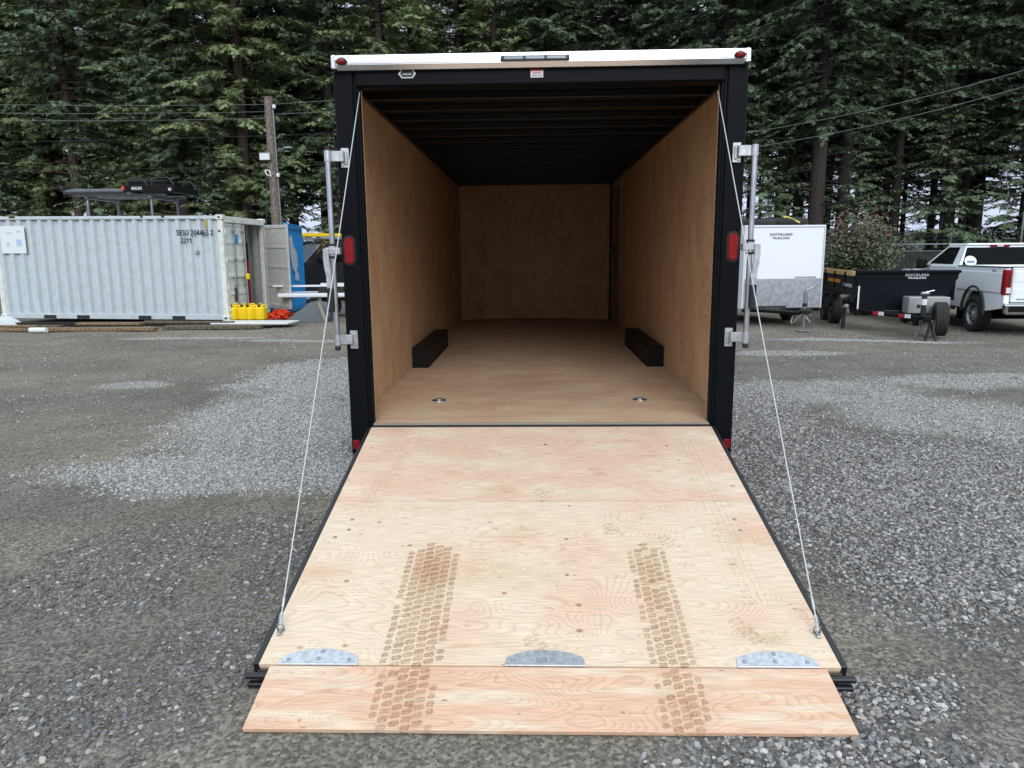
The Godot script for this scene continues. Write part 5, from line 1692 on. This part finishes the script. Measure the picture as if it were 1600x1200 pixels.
func build_dump_trailer() -> void:
	var D := thing("dump_trailer", "black dump trailer with new wooden side boards and a grey toolbox", "trailer", V(7.97, -0.12, -11.05), -0.183)
	var paint := mat(lin(0.006, 0.008, 0.012), 0.3, 0.0, 0.25)
	# front bulkhead: flares out to the top
	var bk := PackedVector2Array([Vector2(-0.86, 0.50), Vector2(0.80, 0.50), Vector2(0.84, 0.80), Vector2(0.93, 1.0), Vector2(1.02, 1.22), Vector2(1.06, 1.36), Vector2(-1.0, 1.36), Vector2(-0.98, 1.2), Vector2(-0.90, 0.9)])
	part(D, "bulkhead", Mb.new().prism(bk, 0.05, Transform3D(Basis(), V(0, 0, -0.05))), paint)
	part(D, "top_lip", Mb.new().box(V(0.03, 1.335, 0.03), V(2.04, 0.06, 0.12), 0.012), paint)
	part(D, "lettered_band", Mb.new().box(V(0.03, 1.24, 0.008), V(1.98, 0.13, 0.012), 0.003), paint)
	for s in [-1.0, 1.0]:
		part(D, "side", Mb.new().box(V(s * 0.98, 0.98, -1.95), V(0.05, 0.52, 3.8), 0.008), paint)
		if s < 0:
			part(D, "side_board", Mb.new().box(V(s * 0.98, 1.25, -2.0), V(0.04, 0.19, 3.6), 0.004), M.board_new)
		for z in [-0.9, -1.95, -3.0]:
			part(D, "stake", Mb.new().box(V(s * 1.01, 1.11, z), V(0.035, 0.40, 0.06), 0.004), paint)
		part(D, "frame_rail", Mb.new().box(V(s * 0.62, 0.50, -1.9), V(0.08, 0.14, 3.9), 0.004), paint)
		for z in [-2.0, -2.9]:
			wheel(D, V(s * 0.95, 0.36, z), 0.36, 0.22, s, 2)
		part(D, "fender", Mb.new().box(V(s * 0.99, 0.78, -2.45), V(0.26, 0.04, 1.9), 0.01), paint)
		var tr := Mb.new().tube([V(s * 0.86, 0.50, 0.0), V(s * 0.07, 0.46, 1.35)], 0.055, 4)
		part(D, "tongue_rail", tr, paint)
	part(D, "amber_strip", Mb.new().box(V(-1.01, 1.08, -2.0), V(0.012, 0.08, 1.3), 0.002), M.amber)
	part(D, "name_strip", Mb.new().box(V(-1.008, 1.02, -0.62), V(0.008, 0.13, 1.0), 0.0), paint)
	lettering(D, "SOUTHLAND TRAILERS", 0.07, 0.85, Transform3D(Basis(Vector3.UP, -PI / 2), V(-1.014, 1.02, -0.62)), M.white_paint)
	lettering(D, "SOUTHLAND", 0.062, 0.46, Transform3D(Basis(), V(0.22, 1.27, 0.016)), M.white_paint)
	lettering(D, "TRAILERS", 0.042, 0.36, Transform3D(Basis(), V(0.22, 1.20, 0.016)), M.white_paint)
	part(D, "tape_edge", Mb.new().box(V(-0.91, 0.78, 0.004), V(0.03, 0.5, 0.004), 0.0), M.white_sheet)
	part(D, "toolbox", Mb.new().box(V(0.30, 0.66, 0.45), V(0.78, 0.34, 0.42), 0.015), M.toolbox)
	part(D, "toolbox_latch", Mb.new().box(V(0.10, 0.64, 0.664), V(0.07, 0.07, 0.012), 0.003), M.rubber)
	part(D, "front_beam", Mb.new().box(V(0, 0.44, 0.03), V(1.74, 0.10, 0.08), 0.006), paint)
	for q in [[-0.62, 0.0], [0.1, 0.75]]:
		var a := V(q[0], 0.478, 0.42 + q[1])
		var tx := Transform3D(Basis(Vector3.UP, -1.04), V(-0.62 + q[1] * 0.45, 0.48, 0.46 + q[1] * 0.78))
		part(D, "reflective_tape", Mb.new().box(V(0, 0, 0.058), V(0.14, 0.075, 0.006), 0.0, tx), M.red)
		part(D, "reflective_tape", Mb.new().box(V(0.15, 0, 0.058), V(0.14, 0.075, 0.006), 0.0, tx), M.white_paint)
	part(D, "coupler", Mb.new().box(V(0, 0.46, 1.42), V(0.14, 0.12, 0.3), 0.03), M.satin_black)
	var jk := part(D, "jack", Mb.new().tube([V(0.05, 0.35, 1.12), V(0.05, 0.92, 1.12)], 0.05, 10), M.rubber)
	part(jk, "jack_top", Mb.new().box(V(0.05, 0.93, 1.12), V(0.16, 0.06, 0.12), 0.02).tube([V(0.05, 0.95, 1.12), V(0.22, 0.99, 1.12)], 0.018, 6), M.zinc_bright)
	part(jk, "decal", Mb.new().tube([V(0.05, 0.70, 1.12), V(0.05, 0.82, 1.12)], 0.052, 10), M.white_sheet)
	var ch := Mb.new()
	for s in [-0.12, 0.10]:
		var c := []
		for k in 10:
			var q := k / 9.0
			c.append(V(s + 0.05 * cos(q * 7.0), 0.42 - 0.36 * sin(PI * q), 1.38 + 0.14 * q))
		ch.tube(c, 0.013, 5)
	part(D, "safety_chain", ch, M.steel_dull)
	part(D, "foot_stand", Mb.new().tube([V(0.12, 0.42, 1.4), V(0.20, 0.02, 1.5)], 0.022, 6).tube([V(0.12, 0.42, 1.4), V(0.02, 0.02, 1.45)], 0.022, 6), M.chrome_dark)
	var S := thing("spare_wheel", "black spare wheel standing upright beside the dump trailer's coupler", "wheel", V(8.22, -0.06, -10.05), -0.35)
	wheel(S, V(0, 0.345, 0), 0.345, 0.25, 1.0, 0)
	var P := thing("trailer_clutter", "axle parts stacked low between white cargo trailer and dump trailer", "hardware", V(6.95, -0.05, -11.6), 0.0)
	part(P, "hub", Mb.new().lathe([Vector2(0.0, -0.05), Vector2(0.05, -0.05), Vector2(0.055, 0.03), Vector2(0.03, 0.06), Vector2(0, 0.07)], 14, Transform3D(Basis(Vector3.RIGHT, PI / 2), V(0.0, 0.50, 0.1))), M.galv)
	part(P, "bracket", Mb.new().box(V(0.0, 0.72, 0.0), V(0.2, 0.06, 0.1), 0.01).box(V(0.42, 0.66, 0.0), V(0.05, 0.4, 0.05), 0.01), M.galv)
	part(P, "stand", Mb.new().box(V(0.0, 0.22, 0.0), V(0.07, 0.46, 0.07), 0.01), M.timber_dark)


func build_bush() -> void:
	var B := thing("photinia_bush", "tall loose bush with red tips between the dump trailer and the fence", "bush", V(9.05, -0.1, -15.7), 0.3)
	var r := RandomNumberGenerator.new()
	r.seed = 515
	var wood := Mb.new()
	var lf := Mb.new()
	lf.colored = true
	for k in 80:
		var az := r.randf() * TAU
		var lean := pow(r.randf(), 0.7)
		var hgt := lerpf(3.0, 1.75, lean) * r.randf_range(0.72, 1.06)
		var tip := V(cos(az) * lean * 1.35, hgt, sin(az) * lean * 1.0)
		var mid := V(tip.x * 0.35, hgt * 0.5, tip.z * 0.35)
		wood.tube([V(tip.x * 0.1, 0, tip.z * 0.1), mid, tip], 0.022, 4, 0.006, false)
		for e in 150:
			var t := pow(r.randf(), 0.6)
			var base := mid.lerp(tip, t) if r.randf() < 0.85 else V(tip.x * 0.2, 0, tip.z * 0.2).lerp(mid, 0.3 + 0.7 * t)
			var p := base + V(r.randfn(), r.randfn() * 0.9, r.randfn()) * 0.15
			var red := smooth(0.80, 1.0, t) * (0.7 if hgt > 2.0 else 0.2)
			if r.randf() < red:
				lf.col = Color(0.17, 0.05, 0.055).lerp(Color(0.27, 0.15, 0.14), r.randf())
			elif r.randf() < 0.02:
				lf.col = Color(0.22, 0.24, 0.07)
			else:
				lf.col = Color(0.075, 0.090, 0.060).lerp(Color(0.19, 0.23, 0.14), pow(r.randf(), 1.6))
			var d := V(r.randf_range(-1, 1), r.randf_range(-0.4, 0.9), r.randf_range(-1, 1)).normalized()
			blade(lf, p, p + d * r.randf_range(0.08, 0.15), d.cross(V(r.randf_range(-1, 1), 1, 0.3)).normalized(), r.randf_range(0.04, 0.065))
	part(B, "stems", wood, M.bark_dark)
	part(B, "foliage", lf, M.leaf)
	var B2 := thing("shrub", "thin yellowish shrub just right of the white cargo trailer", "shrub", V(7.75, -0.1, -16.0), 0.0)
	var w2 := Mb.new()
	var l2 := Mb.new()
	l2.colored = true
	for k in 22:
		var x := r.randf_range(-0.7, 0.6)
		var tip := V(x * 1.2, r.randf_range(1.2, 2.65 if absf(x + 0.35) < 0.25 else 2.0), r.randf_range(-0.4, 0.4))
		w2.tube([V(x * 0.6, 0, 0), tip * V(0.8, 0.5, 0.8), tip], 0.014, 3, 0.005, false)
		for e in 60:
			var p := V(x * 0.6, 0, 0).lerp(tip, 0.25 + 0.75 * r.randf()) + V(r.randfn(), r.randfn(), r.randfn()) * 0.11
			l2.col = Color(0.20, 0.17, 0.11).lerp(Color(0.10, 0.11, 0.07), r.randf())
			var d := V(r.randf_range(-1, 1), r.randf_range(-0.4, 0.9), r.randf_range(-1, 1)).normalized()
			blade(l2, p, p + d * 0.09, d.cross(V(r.randf_range(-1, 1), 1, 0.3)).normalized(), 0.035)
	part(B2, "stems", w2, M.bark_dark)
	part(B2, "foliage", l2, M.leaf)


func build_pickup() -> void:
	var P := thing("pickup_truck", "white regular-cab pickup truck parked with its tailgate towards the viewer", "pickup", V(10.50, -0.13, -10.1), -0.119)
	# local: tailgate at z 0 looking to +z, bonnet towards -z
	var white: Material = M.white_gloss
	var flare := mat(Color(0.24, 0.25, 0.26), 0.6)
	for s in [-1.0, 1.0]:
		var o := PackedVector2Array([Vector2(0.03, 0.72), Vector2(0.0, 1.38), Vector2(-0.06, 1.43), Vector2(-2.12, 1.43), Vector2(-2.12, 0.52), Vector2(-1.74, 0.50)])
		for k in 11:
			var a := PI - PI * k / 10.0
			o.append(Vector2(-1.22 + 0.50 * cos(a), 0.50 + 0.50 * sin(a)))
		o.append(Vector2(-0.60, 0.52))
		o.append(Vector2(-0.06, 0.60))
		var sx := Transform3D(Basis(V(0, 0, 1), V(0, 1, 0), V(-1, 0, 0)), V(0.97 if s > 0 else -0.87, 0, 0))
		var bs := part(P, "bed_side", Mb.new().prism(o, 0.10, sx), white)
		var bulge := Mb.new()
		bulge.box(V(s * 0.972, 1.12, -1.06), V(0.05, 0.44, 2.06), 0.024)
		part(bs, "shoulder", bulge, white)
		var ar := []
		for k in 15:
			var a := PI - PI * k / 14.0
			ar.append(V(s * 0.985, 0.50 + 0.505 * sin(a), -1.22 + 0.505 * cos(a)))
		ar.push_front(V(s * 0.985, 0.42, -1.725))
		ar.append(V(s * 0.985, 0.42, -0.715))
		part(bs, "arch_trim", Mb.new().tube(ar, 0.032, 6), flare)
		part(P, "bed_cap", Mb.new().box(V(s * 0.93, 1.436, -1.06), V(0.11, 0.02, 2.1), 0.006), M.satin_black)
		# lamps
		var tl := part(P, "tail_lamp", Mb.new().box(V(s * 0.925, 1.13, -0.02), V(0.15, 0.52, 0.14), 0.03), M.red_lens)
		part(tl, "reversing_light", Mb.new().box(V(s * 0.91, 0.97, 0.046), V(0.09, 0.12, 0.02), 0.008), M.white_plastic)
		part(tl, "bezel", Mb.new().box(V(s * 0.91, 1.12, 0.044), V(0.05, 0.30, 0.016), 0.006), mat(lin(0.10, 0.004, 0.005), 0.2))
		wheel(P, V(s * 0.87, 0.40, -1.22), 0.40, 0.27, s, 1)
		wheel(P, V(s * 0.87, 0.40, -4.75), 0.40, 0.27, s, 1)
		# cab: door skin, window, mirror, sill
		var dp := PackedVector2Array([Vector2(-2.16, 0.52), Vector2(-2.16, 1.42), Vector2(-3.95, 1.40), Vector2(-4.20, 1.30), Vector2(-5.65, 1.18), Vector2(-5.80, 0.95), Vector2(-5.80, 0.60), Vector2(-5.32, 0.52)])
		for k in 9:
			var a := PI * k / 8.0
			dp.append(Vector2(-4.75 - 0.50 * cos(a), 0.50 + 0.50 * sin(a)))
		dp.append(Vector2(-4.2, 0.50))
		part(P, "cab_side", Mb.new().prism(dp, 0.10, sx), white)
		part(P, "door_handle", Mb.new().box(V(s * 0.985, 1.22, -2.5), V(0.03, 0.035, 0.22), 0.01), white)
		part(P, "rocker", Mb.new().box(V(s * 0.94, 0.47, -3.2), V(0.10, 0.10, 2.0), 0.02), flare)
		var mr := part(P, "mirror", Mb.new().box(V(s * 1.13, 1.47, -3.75), V(0.24, 0.26, 0.12), 0.04), M.satin_black)
		part(mr, "mirror_arm", Mb.new().box(V(s * 0.99, 1.40, -3.75), V(0.12, 0.05, 0.06), 0.01), M.satin_black)
	var inner := Mb.new().box(V(0, 0.85, -1.08), V(1.74, 0.06, 2.05), 0.0).box(V(0, 0.8, -2.19), V(1.74, 1.2, 0.04), 0.0)
	inner.box(V(0, 0.98, -4.9), V(1.76, 0.42, 1.7), 0.05).box(V(0, 0.62, -3.1), V(1.74, 0.30, 1.9), 0.02)
	part(P, "bed_floor", inner, M.satin_black)
	var tg := part(P, "tailgate", Mb.new().box(V(0, 1.06, -0.01), V(1.68, 0.66, 0.07), 0.02).box(V(0, 1.40, -0.015), V(1.68, 0.05, 0.09), 0.02).box(V(0, 1.25, 0.024), V(1.60, 0.22, 0.02), 0.009).box(V(0, 0.90, 0.024), V(1.60, 0.20, 0.02), 0.009), white)
	part(tg, "tailgate_handle", Mb.new().box(V(0, 1.24, 0.036), V(0.24, 0.09, 0.02), 0.008), M.satin_black)
	lettering(tg, "SIERRA", 0.035, 0.24, Transform3D(Basis(), V(-0.62, 0.79, 0.03)), M.steel_dull)
	lettering(P, "4X4", 0.05, 0.16, Transform3D(Basis(Vector3.UP, -PI / 2), V(-0.999, 1.36, -0.42)), M.steel_dull)
	# bumper
	var bp := part(P, "rear_bumper", Mb.new().box(V(0, 0.60, 0.09), V(1.96, 0.22, 0.14), 0.04).box(V(0, 0.70, 0.07), V(1.90, 0.03, 0.16), 0.01), M.chrome)
	for s in [-1.0, 1.0]:
		part(bp, "corner_step", Mb.new().box(V(s * 0.68, 0.60, 0.158), V(0.50, 0.12, 0.02), 0.008), M.satin_black)
	part(bp, "plate", Mb.new().box(V(0, 0.60, 0.165), V(0.32, 0.15, 0.01), 0.002), M.white_plastic)
	part(P, "underbody", Mb.new().box(V(0, 0.50, -0.8), V(1.2, 0.14, 1.4), 0.02).tube([V(-0.8, 0.40, -1.22), V(0.8, 0.40, -1.22)], 0.07, 8).tube([V(0.5, 0.40, 0.1), V(0.5, 0.42, -1.0)], 0.04, 8), M.satin_black)
	# greenhouse: back, roof, screen and side panes set in painted pillars
	var A := func(x: float, y: float, z: float) -> Vector3: return V(x, y, z)
	var b0 := 0.92
	var t0 := 0.70
	var gh := Mb.new()
	for s in [-1.0, 1.0]:
		var q := [V(s * b0, 1.40, -2.20), V(s * b0, 1.40, -4.10), V(s * t0, 1.90, -3.30), V(s * t0, 1.90, -2.42)]
		if s > 0:
			gh.quad(q[0], q[1], q[2], q[3])
		else:
			gh.quad(q[3], q[2], q[1], q[0])
	gh.quad(V(-b0, 1.40, -2.20), V(b0, 1.40, -2.20), V(t0, 1.90, -2.42), V(-t0, 1.90, -2.42))
	gh.quad(V(b0, 1.40, -4.10), V(-b0, 1.40, -4.10), V(-t0, 1.90, -3.30), V(t0, 1.90, -3.30))
	gh.quad(V(-t0, 1.90, -2.42), V(t0, 1.90, -2.42), V(t0, 1.90, -3.30), V(-t0, 1.90, -3.30))
	gh.quad(V(-b0, 1.40, -2.20), V(-b0, 1.40, -4.10), V(b0, 1.40, -4.10), V(b0, 1.40, -2.20))
	part(P, "cab_top", gh, white)
	part(P, "roof_crown", Mb.new().box(V(0, 1.905, -2.86), V(1.42, 0.06, 0.98), 0.028), white)
	var rw := Mb.new()
	var up := V(0, 0.50, -0.22).normalized()
	var nr := V(0, 0.22, 0.50).normalized()
	var bx := Transform3D(Basis(V(1, 0, 0), up, nr), V(0, 1.40, -2.20))
	rw.prism(PackedVector2Array([Vector2(-0.84, 0.05), Vector2(0.84, 0.05), Vector2(0.70, 0.48), Vector2(-0.70, 0.48)]), 0.008, bx)
	part(P, "rear_window", rw, M.glass_dark)
	part(P, "sticker", Mb.new().lathe([Vector2(0.0, 0.0), Vector2(0.13, 0.0), Vector2(0.13, 0.004), Vector2(0.0, 0.005)], 20, bx * Transform3D(Basis(Vector3.RIGHT, PI / 2), V(-0.66, 0.14, 0.009))), M.white_sheet)
	part(P, "sticker_print", Mb.new().box(V(-0.66, 0.12, 0.016), V(0.15, 0.05, 0.002), 0.0, bx), mat(Color(0.35, 0.50, 0.68), 0.5))
	for s in [-1.0, 1.0]:
		var y_ax := V(-s * 0.22, 0.50, 0).normalized()
		var z_ax := V(s * 0.50, 0.22, 0).normalized()
		var x_ax := y_ax.cross(z_ax)
		var wx := Transform3D(Basis(x_ax, y_ax, z_ax), V(s * b0, 1.40, 0))
		var ol := PackedVector2Array()
		for q in [[-2.58, 0.06], [-3.86, 0.06], [-3.26, 0.49], [-2.66, 0.49]]:
			ol.append(Vector2(q[0] * x_ax.z, q[1]))
		part(P, "side_window", Mb.new().prism(ol, 0.008, wx), M.glass_dark)
	var wsx := Transform3D(Basis(V(-1, 0, 0), V(0, 0.50, 0.80).normalized(), V(0, 0.80, -0.50).normalized()), V(0, 1.40, -4.10))
	part(P, "windscreen", Mb.new().prism(PackedVector2Array([Vector2(-0.84, 0.05), Vector2(0.84, 0.05), Vector2(0.66, 0.88), Vector2(-0.66, 0.88)]), 0.008, wsx), M.glass_dark)
	var br := part(P, "brake_lamp", Mb.new().box(V(0, 1.88, -2.385), V(0.42, 0.055, 0.05), 0.015), M.red_lens)
	part(br, "cargo_light", Mb.new().box(V(0, 1.872, -2.362), V(0.14, 0.035, 0.02), 0.006), M.white_plastic)
	part(P, "hood", Mb.new().box(V(0, 1.22, -4.95), V(1.80, 0.12, 1.60), 0.05), white)
	part(P, "grille", Mb.new().box(V(0, 0.90, -5.80), V(1.80, 0.5, 0.08), 0.03), M.satin_black)
